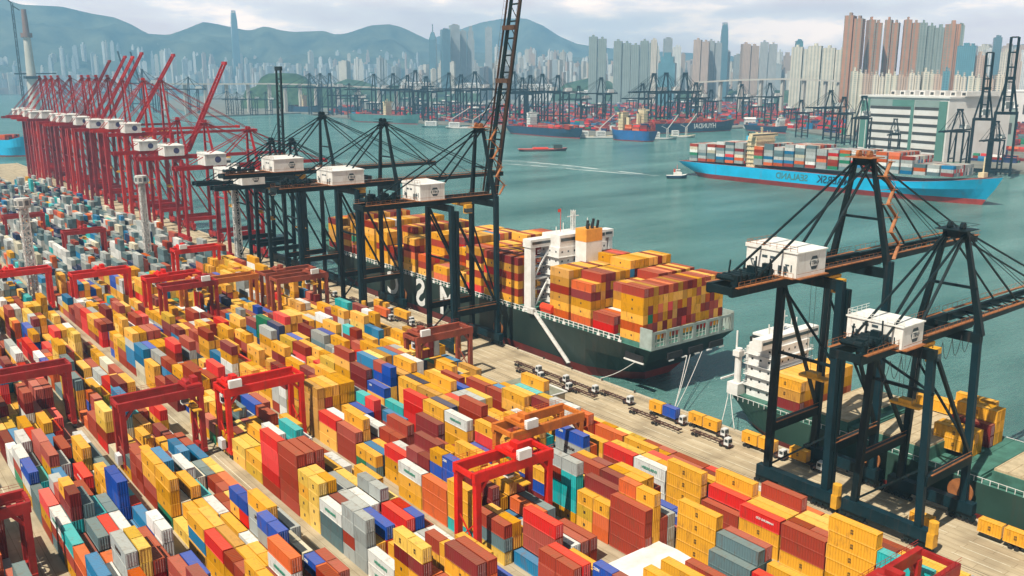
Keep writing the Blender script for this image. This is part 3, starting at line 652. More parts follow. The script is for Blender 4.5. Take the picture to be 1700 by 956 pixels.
# ------------------------------------------------------------------ quay cranes (origin on the waterside rail; +x is out over the water)
M_BROWNW = mat('walkway_dull', (0.10, 0.05, 0.028), 0.6, 0, 0.2, 0.6)
def hexring(mb, cx, cz, r, y, th, mi=0):
    pts = [(cx + r * math.cos(R(60 * i + 30)), cz + r * math.sin(R(60 * i + 30))) for i in range(6)]
    for (x0, z0), (x1, z1) in zip(pts, pts[1:] + pts[:1]): mb.bar((x0, y, z0), (x1, y, z1), .12, th, mi)
def quay_crane(loc, label, group, M, zg=46.5, za=69.0, hw=7.0, boom=45.0, up=None, house=(-26, -13.5, -6, 6, 4.7), back=-45, nums=('7', '17'),
               logo='HIT', walk=M_WALK, M2=None, detail=2, xl=-17.0, box_col=M_YEL, leg=1.25, house_z=1.3, roof_pitch=0.5, stair=False):
    t = empty('quay_crane', loc, label, 'quay crane', group); M2 = M2 or M
    lw = leg
    for sx, sy in ((0, -1), (0, 1), (xl, -1), (xl, 1)):
        b = MB(); top = zg + (2.4 if sx == 0 else .6)
        b.bar((sx, sy * hw, 2.2), (sx, sy * (hw - (1.2 if za < 65 else .4)), top), lw, lw * 1.15)
        o = b.build('leg', M2 if (sx, sy) in ((xl, -1), (0, -1)) else M, t)
        if detail > 1 and sx == xl and sy < 0 and za > 60:      # lift shaft and stairs along this leg
            l = MB(); l.box(sx + .95, sx + 2.0, sy * hw - .8, sy * hw + .8, 2, zg - 1)
            l.build('lift_shaft', M, t)
    for sx in (0, xl):
        b = MB(); b.box(sx - .9, sx + .9, -hw - 2.2, hw + 2.2, 2.0, 4.3); b.build('sill_beam', M2, t)
        for sy in (-1, 1):
            b = MB(); yc = sy * hw
            b.bar((sx, yc - 2.6, 1.5), (sx, yc + 2.6, 1.5), .9, .8); 
            for k in range(8 if detail > 1 else 4):
                yy = yc + (k - 3.5) * .78 if detail > 1 else yc + (k - 1.5) * 1.4
                b.tube((sx - .28, yy, .40), (sx + .28, yy, .40), .38, 10, 1)
            for k in (-2, -.7, .7, 2): b.box(sx - .5, sx + .5, yc + k - .5, yc + k + .5, .75, 1.4, 2)
            b.build('bogie', [M, M_BLACK, M], t)
    if detail > 1:
        b = MB(); b.box(xl - 1.6, xl + .2, -hw - 3.6, -hw - 2.3, 1.6, 4.4); b.tube((xl - .7, -hw - 3, 4.4), (xl - .7, -hw - 3, 6.6), .9, 8); b.build('electrical_box', box_col, t)
        b = MB(); b.tube((1.3, -hw + 1.5, 5.2), (1.7, -hw + 1.5, 5.2), 2.5, 24); b.tube((1.1, -hw + 1.5, 5.2), (1.95, -hw + 1.5, 5.2), .6, 12)
        b.build('cable_reel', M_WALK, t)
    # portal beams and braces
    for sy in (-1, 1):
        b = MB(); b.bar((xl, sy * hw, 13.2), (0, sy * hw, 13.2), 1.25, 1.9); b.build('portal_beam', M, t)
        if detail > 1: w_ = MB(); w_.box(xl + 1, -1, sy * hw - .9, sy * hw - .62, 14.2, 14.35); w_.bar((xl + 1, sy * hw - .9, 15.2), (-1, sy * hw - .9, 15.2), .07); w_.build('walkway', walk, t)
        b = MB(); b.bar((xl + .5, sy * (hw - .2), zg - 1), (-.6, sy * hw, 14.5), .62); b.build('brace', M, t)
    b = MB()
    b.bar((0, -hw + .4, zg - .2), (0, hw - .4, zg - .2), 1.2, 1.9); b.build('cross_beam', M, t)
    b = MB(); b.bar((xl, -hw + .4, zg - .2), (xl, hw - .4, zg - .2), 1.2, 1.9); b.build('cross_beam', M, t)
    b = MB(); b.bar((xl, -hw, 30), (xl, hw, 30), .55); b.build('cross_beam', M, t)
    b = MB(); b.bar((0, -hw, 15), (0, hw, zg - 6), .4) if detail else None; b.bar((xl, -hw, 30), (xl, hw, zg - 2), .4); b.bar((xl, hw, 4.5), (xl, -hw, 16), .4); (b.each if detail > 1 else b.build)('side_brace', M, t)
    # girder
    gy = 2.5
    b = MB()
    for s in (-1, 1): b.box(back, 3.2, s * gy - .45, s * gy + .45, zg + .9, zg + 2.7)
    x = back + 1
    while x < 3: b.box(x - .2, x + .2, -gy + .45, gy - .45, zg + 1.5, zg + 2.2); x += 5.5
    b.build('girder', M, t)
    if detail > 1:
        b = MB()
        for s in (-1, 1):
            b.box(back + .5, 3, s * (gy + .5), s * (gy + 1.25), zg + 2.55, zg + 2.68) if s > 0 else b.box(back + .5, 3, -(gy + 1.25), -(gy + .5), zg + 2.55, zg + 2.68)
            for hz_ in (3.2, 3.75): b.bar((back + .5, s * (gy + 1.25), zg + hz_), (3, s * (gy + 1.25), zg + hz_), .05)
            x = back + .5
            while x < 3: b.bar((x, s * (gy + 1.25), zg + 2.6), (x, s * (gy + 1.25), zg + 3.75), .05); x += 1.6
        b.build('walkway', walk, t)
        b = MB(); x = back + 2; r_ = random.Random(int(loc[1]))
        for k in range(int(8 if za > 60 else 6)):          # winches and sheave frames landward of the house
            xx = back + 1.5 + k * 1.5; b.box(xx, xx + .9, -2.6 + (k % 3), -1.2 + (k % 3) * 1.3, zg + 2.7, zg + 3.8 + r_.random() * 2)
            b.tube((xx + .4, -2, zg + 3.8), (xx + .4, 2, zg + 3.8), .55, 10)
        b.box(back - .2, back + .5, -2.9, 2.9, zg + 1.2, zg + 2.6)
        for k in range(5): xx = back + 2 + k * 2.1; b.bar((xx, -2.9 + (k % 2) * 4.5, zg + 2.6), (xx + .6, -2.4 + (k % 2) * 4, zg + 5.5 + (k % 3)), .22); b.bar((xx, 2.4, zg + 3.4), (xx + 1.9, -1.5, zg + 4.2), .16)
        b.build('winch_gear', M, t)
    # machine house
    hx0, hx1, hy0, hy1, hh = house; z0 = zg + house_z + 1.5
    b = MB(); b.box(hx0, hx1, hy0, hy1, z0, z0 + hh - .01)
    h = b.build('machine_house', M_HOUSE, t)
    b = MB(); e_ = .22; ym = (hy0 + hy1) / 2; n = 0
    b.quadbox([(hx0 - e_, hy0 - e_, z0 + hh), (hx1 + e_, hy0 - e_, z0 + hh), (hx1 + e_, hy1 + e_, z0 + hh), (hx0 - e_, hy1 + e_, z0 + hh),
               (hx0 - e_, hy0 - e_, z0 + hh + .22), (hx1 + e_, hy0 - e_, z0 + hh + .22), (hx1 + e_, hy1 + e_, z0 + hh + .22 + roof_pitch), (hx0 - e_, hy1 + e_, z0 + hh + .22 + roof_pitch)])
    b.build('roof', M_HOUSE, h)
    if detail > 0:
        b = MB(); zt = z0 + hh + .3
        for s in ((hx0, hy1, hx1, hy1), (hx0, hy0, hx0, hy1)):
            for dz in (.5, 1.0): b.bar((s[0], s[1], zt + dz), (s[2], s[3], zt + dz), .06)
            L_ = math.hypot(s[2] - s[0], s[3] - s[1]); k = 0
            while k <= L_: f = k / L_; b.bar((s[0] + (s[2] - s[0]) * f, s[1] + (s[3] - s[1]) * f, zt), (s[0] + (s[2] - s[0]) * f, s[1] + (s[3] - s[1]) * f, zt + 1.0), .06); k += 1.5
        b.build('roof_railing', walk if logo == 'HIT' and za > 60 else M_HOUSE, h)
        b = MB()
        if detail > 1:
            for yy in (hy0 + 2.0, hy0 + 3.2, hy1 - 2.5): b.box(hx0 - .03, hx0 + .02, yy, yy + .75, z0 + .3, z0 + 1.9)
            for yy in (hy0 + 4.6, hy0 + 6.4): b.box(hx0 - .04, hx0 + .02, yy, yy + 1.2, z0 + 2.9, z0 + 3.4)
            b.each('door', M_LOGO, h)
            b = MB(); b.box(hx0 - .9, hx0 - .0, hy0, hy1, z0 - .15, z0); b.box(hx0, hx1, hy0 - .9, hy0, z0 - .15, z0)
            for yy in range(0, 12, 2): b.bar((hx0 - .9, hy0 + yy, z0), (hx0 - .9, hy0 + yy, z0 + 1), .06)
            b.bar((hx0 - .9, hy0, z0 + 1), (hx0 - .9, hy1, z0 + 1), .06); b.bar((hx0 - .9, hy0 - .9, z0 + 1), (hx1, hy0 - .9, z0 + 1), .06); b.build('platform', walk, h)
        LM = M_LOGO if logo == 'HIT' else M_LOGOP; xc = hx0 + (hx1 - hx0) * .60; zc = z0 + hh * .52; b = MB()
        if logo == 'HIT':
            b.tube((xc, hy0 - .03, zc), (xc, hy0 + .01, zc), 1.45, 6); lg = b.build('logo', LM, h)
            b = MB(); b.box(xc - 1.02, xc + 1.02, hy0 - .07, hy0 - .035, zc - .62, zc + .62, 0); b.build('logo_field', M_HOUSE, lg)
            lettering('HIT', 1.05, LM, (xc, hy0 - .10, zc), lg)
        else: b.tube((xc, hy0 - .03, zc), (xc, hy0 + .01, zc), 1.5, 14); b.build('logo', LM, h)
        if detail > 1 and nums[0]:
            lettering(nums[0], 1.8, M_LOGO, (hx0 - .06, hy1 - 1.4, z0 + 1.6), h, '-x', 'number'); lettering(nums[1], 1.8, M_LOGO, (hx0 - .06, hy0 + 4.6 if za < 60 else hy0 + 1.5, z0 + 1.6), h, '-x', 'number')
    # cab and trolley
    if detail > 0:
        tx = xl + 3.6 if (up is None and za > 56 and logo == 'HIT') else (-9 if up else (-6, 8, 18, -12, 24)[int(loc[1]) % 5])
        b = MB(); b.box(tx - 2.2, tx + 2.2, -3, 3, zg + .05, zg + .75); b.tube((tx - 1, -2.6, zg + .1), (tx - 1, 2.6, zg + .1), .45, 10); b.tube((tx + 1, -2.6, zg + .1), (tx + 1, 2.6, zg + .1), .45, 10)
        tr = b.build('trolley', box_col, t)
        c = MB(); c.box(tx - 1.2, tx + 1.0, -4.9, -3.1, zg - 2.5, zg + .2); cb = c.build('operator_cab', M_WHITE if detail < 2 else box_col, t)
        c = MB(); c.box(tx - 1.25, tx + 1.05, -4.95, -3.6, zg - 2.2, zg - .9); c.build('window', M_GLASS, cb)
        b = MB()
        for sx in (-1, 1):
            for sy in (-1, 1): b.bar((tx + sx * .9, sy * 1.6, zg), (tx + sx * .8, sy * 1.4, 26), .06)
        (b.each if detail > 1 else b.build)('hoist_rope', M_ROPE, t)
        b = MB(); b.box(tx - 1.0, tx + 1.0, -2.9, 2.9, 25.2, 25.7); b.box(tx - .8, tx + .8, -1.3, 1.3, 25.7, 26.5); b.build('spreader', M_YEL, t)
        b = MB(); x = xl + 6 if za < 65 else back + 3; x1_ = -1
        if za < 65:
            for k in range(9):
                xa_ = back + 4 + k * 3.6
                pts = [(xa_ + j * .6, -gy - 1.5, zg + .6 - 3.6 * math.sin(math.pi * j / 6)) for j in range(7)]; b.path(pts, .06, 4)
            b.build('festoon_cable', M_BLACK, t)
    # A frame
    az = za; ax = -1.5
    b = MB()
    for s in (-1, 1): b.bar((0, s * (hw - .6), zg + .4), (ax, s * 1.9, az), 1.1, 1.2, w2=.75)
    b.bar((ax, -2.3, az - .4), (ax, 2.3, az - .4), 1.2, 1.4)
    b.bar((-.3 + ax * .45, -4.6 + (hw > 6.5) * -.2, zg + (az - zg) * .48), (-.3 + ax * .45, 4.6, zg + (az - zg) * .48), .5)
    b.build('apex_frame', M, t)
    b = MB(); b.box(ax - 2.4, ax + 2.4, -3.0, 3.0, az + .45, az + .6)
    for sx in (-1, 1): b.bar((ax + sx * 2.3, -3, az + 1.5), (ax + sx * 2.3, 3, az + 1.5), .07)
    for sy in (-1, 1): b.bar((ax - 2.3, sy * 3, az + 1.5), (ax + 2.3, sy * 3, az + 1.5), .07)
    for yy in (-1.2, 1.2): b.tube((ax - .2, yy - .3, az + 1.1), (ax - .2, yy + .3, az + 1.1), .8, 10)
    b.build('apex_platform', walk if stair else M, t)
    b = MB()
    for s in (-1, 1):
        b.bar((ax, s * 1.7, az), (xl - 1.5 if za < 65 else xl - 4, s * (gy + .2), zg + 2.7), .42)
        b.bar((ax, s * 1.7, az), (back + 5, s * (gy + .2), zg + 2.7), .34)
    (b.each if detail > 1 else b.build)('backstay', M, t)
    if stair:                                          # zigzag stair up the A frame
        b = MB(); n_ = 7; side = hw - 1.2
        for k in range(n_):
            f0 = k / n_; f1 = (k + 1) / n_; y0 = 2.6 + (side - 2.6) * (1 - f0) + .9; x0_ = (1.2, 3.9)[k % 2]; x1_ = (3.9, 1.2)[k % 2]; y1 = 2.6 + (side - 2.6) * (1 - f1) + .9
            za_ = zg + 2.7 + (az - zg - 3) * f0; zb_ = zg + 2.7 + (az - zg - 3) * f1
            b.bar((x0_ + ax * f0, -y0, za_), (x1_ + ax * f1, -y1, zb_), .7, .22); b.bar((x0_ + ax * f0, -y0 - .3, za_ + 1), (x1_ + ax * f1, -y1 - .3, zb_ + 1), .07)
            b.box(x1_ + ax * f1 - .6, x1_ + ax * f1 + .6, -y1 - .7, -y1 + .5, zb_ - .08, zb_)
            b.bar((x1_ + ax * f1, -y1, zb_), (ax * f1, -y1 + 1, zb_), .12)
        b.build('stair', walk, t)
    # boom
    def boom_pts(d, up_, dz=0.0):
        a = R(up_ or 0); return Vector((3.0 + d * math.cos(a) - dz * math.sin(a), 0, zg + 1.8 + d * math.sin(a) + dz * math.cos(a)))
    b = MB()
    for s in (-1, 1):
        p0 = boom_pts(0, up); p1 = boom_pts(boom, up); b.bar(p0 + Vector((0, s * gy * .92, 0)), p1 + Vector((0, s * gy * .92, 0)), .85, 1.5, w2=.6)
    d = 2
    while d < boom:
        p = boom_pts(d, up); b.bar(p + Vector((0, -gy, 0)), p + Vector((0, gy, 0)), .4, .5); d += 5.3
    for d0 in [x * 5.3 + 2 for x in range(int(boom / 5.3) - 1)]:
        pa, pb = boom_pts(d0, up), boom_pts(d0 + 5.3, up); b.bar(pa + Vector((0, -gy, 0)), pb + Vector((0, gy, 0)), .2)
    p = boom_pts(boom, up); b.bar(p + Vector((0, -gy - .4, 0)), p + Vector((0, gy + .4, 0)), 1.2, 1.8)
    bo = b.build('boom', M, t)
    if detail > 1:
        b = MB()
        for s in (-1, 1):
            b.bar(boom_pts(1, up, .9) + Vector((0, s * (gy + .75), 0)), boom_pts(boom, up, .9) + Vector((0, s * (gy + .75), 0)), .75, .12)
            b.bar(boom_pts(1, up, 1.9) + Vector((0, s * (gy + 1.1), 0)), boom_pts(boom, up, 1.9) + Vector((0, s * (gy + 1.1), 0)), .06)
        for k in range(int(boom / 2)): 
            for s in (-1, 1): b.bar(boom_pts(1 + 2 * k, up, .9) + Vector((0, s * (gy + 1.1), 0)), boom_pts(1 + 2 * k, up, 1.9) + Vector((0, s * (gy + 1.1), 0)), .05)
        if up and up > 60:
            for dd in (boom * .55, boom * .8): b.bar(boom_pts(dd, up, 1) - Vector((0, 3, 0)), boom_pts(dd, up, 1) + Vector((0, 3, 0)), 1.6, 1.4)
        b.build('walkway', walk if not up else M_BROWNW, bo)
    b = MB(); apx = Vector((ax, 0, az + .2))
    if up is None:
        for dd in ((boom * .45, boom * .93) if boom > 30 else (boom * .5, boom * .9)):
            for s in (-1, 1): b.bar(apx + Vector((0, s * 1.7, 0)), boom_pts(dd, 0, .8) + Vector((0, s * gy, 0)), .30)
        for s in (-.5, .5): b.bar(apx + Vector((0, s, .9)), boom_pts(boom * .72, 0, .8) + Vector((0, s, 0)), .10)
    else:
        for dd in (boom * .30, boom * .5):
            for s in (-1, 1):
                q_ = boom_pts(dd, up, .8) + Vector((0, s * gy, 0)); b.bar(apx + Vector((0, s * 1.7, 0)), q_, .22)
    (b.each if detail > 1 else b.build)('forestay', M if za > 60 else M, t)
    return t
GC = 'quay cranes along the container berth'
quay_crane((170, 99.5, 0), 'dark teal quay crane with orange stairs, largest of the two at the near ships', GC, M_DARK, nums=('7', '17'), M2=M_DARKB, boom=42, stair=True, house=(-30.2, -21, -5.4, 5.8, 4.5))
quay_crane((170, 79.5, 0), 'low dark teal quay crane nearest the camera, plain flat white machine house', GC, M_DARK, zg=37.3, za=57, hw=6.6, house=(-25.5, -18.5, -4.2, 6.4, 3.9), back=-36, boom=45, nums=('7', '15'), M2=M_DARKB, leg=1.15, house_z=.5, roof_pitch=.05)
quay_crane((170, 231.5, 0), 'dark quay crane with its boom raised out of the picture over the green ship', GC, M_DARK, up=80.5, boom=66, M2=M_DARKB, za=69.5, nums=('6', '14'), stair=True, house=(-27, -18.3, -5, 5, 4.7))
quay_crane((170, 291, 0), 'dark quay crane with lowered boom, first beyond the raised boom crane', GC, M_DARK, zg=45.8, nums=('5', '12'), boom=48, M2=M_DARKB)
quay_crane((170, 340, 0), 'dark quay crane with lowered boom, second beyond the raised boom crane', GC, M_DARK, zg=46.5, za=70, nums=('', ''), boom=48, detail=2, M2=M_DARKB)
quay_crane((170, 370, 0), 'low dark quay crane with lowered boom beside the white light mast', GC, M_DARK, zg=38.5, za=58, detail=1, boom=32, house=(-27, -17, -5, 5, 4.6), back=-38)
quay_crane((170, 392, 0), 'low dark quay crane with its twin boom raised straight up', GC, M_DARK, zg=38.5, za=57, detail=1, boom=49, up=89, house=(-27, -17, -5, 5, 4.6), back=-38)
GRD = 'red quay cranes of the far berths'
M_REDC2 = mat('quay_crane_bright_red', (.62, .02, .012), .5, 0, .16, .2, streak=.6); M_REDC3 = mat('quay_crane_dark_red', (.26, .012, .02), .55, 0, .2, .2, streak=.6)
quay_crane((170, 418, 0), 'red quay crane nearest the dark cranes, boom lowered', GRD, M_REDC, zg=43, za=61, detail=1, boom=34, logo='o', house=(-25, -15, -5, 5, 5.0), back=-38)
quay_crane((170, 476, 0), 'red quay crane with lowered boom, second from the dark cranes', GRD, M_REDC, zg=43.5, za=62, detail=1, boom=36, logo='o', house=(-25, -15, -5, 5, 5.0), back=-38)
quay_crane((170, 519, 0), 'red quay crane with the long slanting raised boom', GRD, M_REDC, zg=43.5, za=62, detail=1, boom=54, up=63, logo='o', house=(-25, -15, -5, 5, 5.0), back=-38)
ordn = ['first', 'second', 'third', 'fourth', 'fifth', 'sixth', 'seventh', 'eighth', 'ninth', 'tenth']
for k, (y_, up_, bl) in enumerate(((543, None, 50), (576, None, 52), (621, 58, 55), (655, None, 40), (684, 60, 55), (705, 60, 54), (724, 60, 54), (760, 60, 50), (800, None, 32), (824, None, 32), (846, None, 32), (868, None, 30))):
    lab = 'tall red quay crane, %s of the high ones going away, boom %s' % (ordn[k] if k < 10 else ('eleventh', 'twelfth')[k - 10], 'raised' if up_ else 'lowered')
    quay_crane((170, y_, 0), lab, GRD, (M_REDC, M_REDC2, M_REDC, M_REDC3)[k % 4], zg=52 + (0, .8, -.6)[k % 3], za=83.5 if k < 3 else 85.5, detail=1 if k < 4 else 0, boom=bl, up=up_, logo='o', house=(-25, -16, -4.5, 4.5, 5.0), back=-34, leg=1.9)

M_ROOFG = mat('roof_grey_green', (.24, .25, .19), .8, 0, .15, .4)
# ------------------------------------------------------------------ rubber tyred yard gantries
def yard_gantry(x, y, span, label, M, zt=17.0, M2=None, tro=.35, detail=2, hy=2.9, cab=M_WHITE, house=True, carry=None):
    t = empty('yard_gantry', (x, y, 0), label, 'yard gantry', 'gantries straddling the yard stacks'); M2 = M2 or M
    for sx in (0, span):
        for sy in (-1, 1):
            b = MB(); b.bar((sx, sy * hy, 1.9), (sx, sy * hy * .96, zt - 1.7), 1.1, 1.15); 
            if detail > 1:
                s_ = 1 if sx == 0 else -1; b.bar((sx, sy * hy, zt - 4.4), (sx + s_ * 2.6, sy * hy, zt - 1.2), .55, .6)
            b.build('leg', M if sy < 0 else M2, t)
        b = MB(); b.box(sx - .5, sx + .5, -hy - .9, hy + .9, 1.25, 2.1); b.build('sill_beam', M2, t)
        if detail > 1:
            for sy in (-1, 1):
                b = MB(); b.bar((sx, -sy * hy, 2.2), (sx, sy * hy, 8.0), .22); b.build('brace', M2, t)
                for ww in (-.55, .55):
                    w_ = MB(); w_.tube((sx - .32, sy * hy + ww, .62), (sx + .32, sy * hy + ww, .62), .55, 14); w_.build('wheel', M_BLACK, t)
        if detail > 1 and sx == 0:
            b = MB(); b.box(-1.5, -.55, -1.3, 1.3, 2.0, 4.2); b.build('power_box', M_CABB, t)
    for sy in (-1, 1):
        b = MB(); b.box(-.8, span + .8, sy * hy - .45, sy * hy + .45, zt - 1.9, zt); b.build('girder', M if sy < 0 else M2, t)
    b = MB()
    for x_ in (-.7, span + .7): b.box(x_ - .3, x_ + .3, -hy + .46, hy - .46, zt - 1.1, zt - .2)
    b.each('end_beam', M2, t)
    if detail > 1:
        b = MB()
        for sy in (-1, 1):
            for dz in (.55, 1.0): b.bar((-.8, sy * (hy + .42), zt + dz), (span + .8, sy * (hy + .42), zt + dz), .05)
            k = 0
            while k <= span: b.bar((k, sy * (hy + .42), zt), (k, sy * (hy + .42), zt + 1), .05); k += 1.5
        b.build('railing', M, t)
    tx = span * tro; b = MB()
    b.box(tx - 1.8, tx + 1.8, -hy - .1, hy + .1, zt + .1, zt + .75); b.tube((tx - .9, -1.6, zt + 1.1), (tx - .9, 1.6, zt + 1.1), .5, 10); b.box(tx + .2, tx + 1.5, -1.2, 1.2, zt + .75, zt + 2.0)
    tr = b.build('trolley', M2, t)
    if house: b = MB(); b.box(tx - 1.5, tx + 1.4, -hy - .95, -hy - .0, zt + .15, zt + 1.9); b.build('machine_box', cab, tr)
    b = MB(); b.box(tx - 2.6, tx - 1.2, -1.9, -.3, zt - 3.7, zt - 1.6); c = b.build('operator_cab', cab, t)
    b = MB(); b.box(tx - 2.65, tx - 1.15, -1.95, -.9, zt - 3.3, zt - 2.2); b.build('window', M_GLASS, c)
    zl = carry or 11.5; b = MB()
    for sx in (-1, 1):
        for sy in (-1, 1): b.bar((tx + sx * .9, sy * 1.6, zt), (tx + sx * .7, sy * 1.7, zl + .5), .06)
    b.build('hoist_rope', M_ROPE, t)
    b = MB(); b.box(tx - .9, tx + .9, -4.3, 4.3, zl, zl + .28); b.box(tx - .7, tx + .7, -1.4, 1.4, zl + .28, zl + .9); b.build('spreader', M_YEL, t)
    return t
yard_gantry(85.4, 121.8, 16.6, 'bright red yard gantry with white machine box, largest one in the middle of near stacks', M_RED, 17.5, tro=.62, hy=3.0, carry=12.6)
yard_gantry(104.2, 135.0, 17.6, 'orange yard gantry just behind the largest red one, beside the quay road', M_ORANGE, 16.2, tro=.22, hy=3.2)
yard_gantry(46.6, 199, 17.0, 'dull red yard gantry over the multicoloured stacks left of the middle lane', M_RED2, 16.6, M2=M_RED2, tro=.93, house=False)
yard_gantry(67.8, 193.5, 17.8, 'bright red yard gantry with orange stained left leg, right of the middle lane', M_RED, 16.9, tro=.1, hy=3.1)
yard_gantry(22.4, 236, 21.6, 'dark red yard gantry with long beam at the left edge over maroon stacks', M_RED2, 16.6, tro=.1)
yard_gantry(2.0, 163.5, 19.3, 'dark red yard gantry in the bottom left corner beside the empty road', M_RED2, 15.2, tro=.72, carry=14.0)
yard_gantry(109.0, 56.5, 16.0, 'red yard gantry cut off by the bottom edge at the right', M_RED2, 15.4, tro=.2)
yard_gantry(126.9, 207, 17.6, 'rust red yard gantry beside the quay road in front of the raised boom crane', M_BROWNR, 15.2, tro=.12, hy=3.2)
yard_gantry(127.2, 300, 18.6, 'rust red yard gantry beside the quay road, nearer of the close pair', M_BROWNR, 15.4, tro=.75, hy=3.0, detail=1)
yard_gantry(128.2, 312, 18.6, 'rust red yard gantry beside the quay road, farther of the close pair', M_BROWNR, 15.2, tro=.3, detail=1, house=False)
yard_gantry(99.5, 316, 26.0, 'ochre orange yard gantry with the longest thin beam behind the two red ones', M_ORANGE, 14.8, tro=.15, detail=1)
yard_gantry(90.3, 309, 17.6, 'dull red yard gantry, nearer of the two beside the ochre one', M_RED2, 16.2, tro=.8, detail=1)
yard_gantry(89.4, 324, 18.0, 'bright red yard gantry, farther of the two beside the ochre one', M_RED, 16.6, tro=.3, detail=1, house=False)
yard_gantry(70.6, 347, 18.6, 'bright red yard gantry standing alone beside the pale lane', M_RED, 16.6, tro=.5, detail=1, house=False)
yard_gantry(44.8, 366, 21.4, 'red yard gantry at the left edge in front of the white light mast', M_RED, 16.6, tro=.4, detail=1, house=False)
yard_gantry(115.0, 372, 17.4, 'bright red yard gantry between the two right hand light masts', M_RED, 16.6, tro=.15, detail=1)
yard_gantry(78.0, 528, 18.0, 'maroon yard gantry at the left edge over the grey stacks', M_RED2, 15.6, tro=.5, detail=1)
yard_gantry(90.5, 453, 17.0, 'maroon yard gantry amid the grey stacks, right of the leftmost light mast', M_RED2, 16, tro=.5, detail=1, house=False)
yard_gantry(60, 720, 20, 'dark red yard gantry far off beside the water by the light blue ship', M_RED2, 16, tro=.5, detail=0, house=False)

# ------------------------------------------------------------------ light masts
for (x, y, h, w, lab) in ((118.2, 421, 42.5, 2.6, 'white lattice light mast, middle of the three in the yard'), (152.2, 398, 47.6, 2.6, 'white lattice light mast in front of the low dark cranes, nearest the quay'), (61.4, 371, 42.0, 3.1, 'white lattice light mast with wide head at the left beside the pale lane')):
    t = empty('light_mast', (x, y, 0), lab, 'light mast', 'white light masts of the yard')
    b = MB(); b.lattice((0, 0, 0), (0, 0, h - 3), w, int(h / 2.4), .42, w2=w * .8); b.build('lattice', M_STEELW, t)
    b = MB(); b.bar((0, 0, 0), (0, 0, h - 3), .7); b.build('ladder', M_STEELW, t)
    b = MB(); b.tube((0, 0, h - 3.6), (0, 0, h - 3), 2.6, 8); b.tube((0, 0, h - .3), (0, 0, h), 2.6, 8)
    b.build('lamp_ring', M_STEELW, t)
    for k in range(8):
        a = R(45 * k + 22); b = MB(); b.box(-.95, .95, -.25, .25, h - 3, h - .4); o = b.build('floodlight', M_STEELW, t); o.location = (2.4 * math.sin(a), -2.4 * math.cos(a), 0); o.rotation_euler.z = a
        g_ = MB(); g_.box(-.7, .7, -.29, -.26, h - 2.6, h - .8); g_.build('glass', M_ROPE, o)
# ------------------------------------------------------------------ white shed roof, van and quayside gear
t = empty('shed', (105, 94.4, 0), 'low shed with sunlit white roof among the near stacks', 'shed')
b = MB(); b.box(-6.6, 6.6, -4.6, 5.0, 0, 3.2); b.build('wall', M_HOUSE, t)
b = MB(); b.quadbox([(-7.2, -5.2, 3.2), (7.2, -5.2, 3.2), (7.2, 5.6, 3.2), (-7.2, 5.6, 3.2), (-7.2, -5.2, 3.4), (7.2, -5.2, 3.4), (7.2, 5.6, 3.4), (-7.2, 5.6, 3.4)])
b.quadbox([(-7.1, -5.1, 3.4), (7.1, -5.1, 3.4), (7.1, 5.5, 3.4), (-7.1, 5.5, 3.4), (-6, -.3, 4.5), (6, -.3, 4.5), (6, .7, 4.5), (-6, .7, 4.5)]); b.build('roof', M_WHITE, t)
b = MB(); b.box(-2, 2, -4.66, -4.6, 0, 2.8); b.build('door', M_RAIL, t)
t = empty('shed', (146.5, 177, 0), 'low shed with flat grey green roof and pale edge by the quay road', 'shed')
b = MB(); b.box(-5.5, 4, -8, 8, 0, 3.6); b.build('wall', M_CONC, t); b = MB(); b.box(-5.9, 4.4, -8.4, 8.4, 3.6, 3.9); rf = b.build('roof', M_ROOFG, t)
b = MB(); b.box(-6.0, 4.5, -8.5, -8.2, 3.9, 4.15); b.box(4.1, 4.5, -8.2, 8.4, 3.9, 4.15); b.build('parapet', M_WHITE, rf)
def vehicle_van(loc, label, rz=0):
    t = empty('car', loc, label, 'car', None, rz)
    b = MB(); n = [(-.82, -2.0), (.82, -2.0), (.82, 2.0), (-.82, 2.0)]
    b.box(-.82, .82, -2.1, 2.1, .38, .98); b.quadbox([(-.78, -1.9, .98), (.78, -1.9, .98), (.78, 1.1, .98), (-.78, 1.1, .98), (-.64, -1.6, 1.6), (.64, -1.6, 1.6), (.64, .45, 1.6), (-.64, .45, 1.6)]); bd = b.build('body', M_WHITE, t)
    b = MB(); b.quadbox([(-.80, -1.7, 1.02), (.80, -1.7, 1.02), (.80, .95, 1.02), (-.80, .95, 1.02), (-.67, -1.5, 1.5), (.67, -1.5, 1.5), (.67, .45, 1.5), (-.67, .45, 1.5)]); b.build('window', M_GLASS, bd)
    for sx in (-1, 1):
        for sy in (-1.3, 1.3): b = MB(); b.tube((sx * .6, sy, .33), (sx * .86, sy, .33), .33, 14); b.build('wheel', M_BLACK, t)
    return t
vehicle_van((147.5, 116.0, 0), 'white car parked between the yellow containers and the quay road')
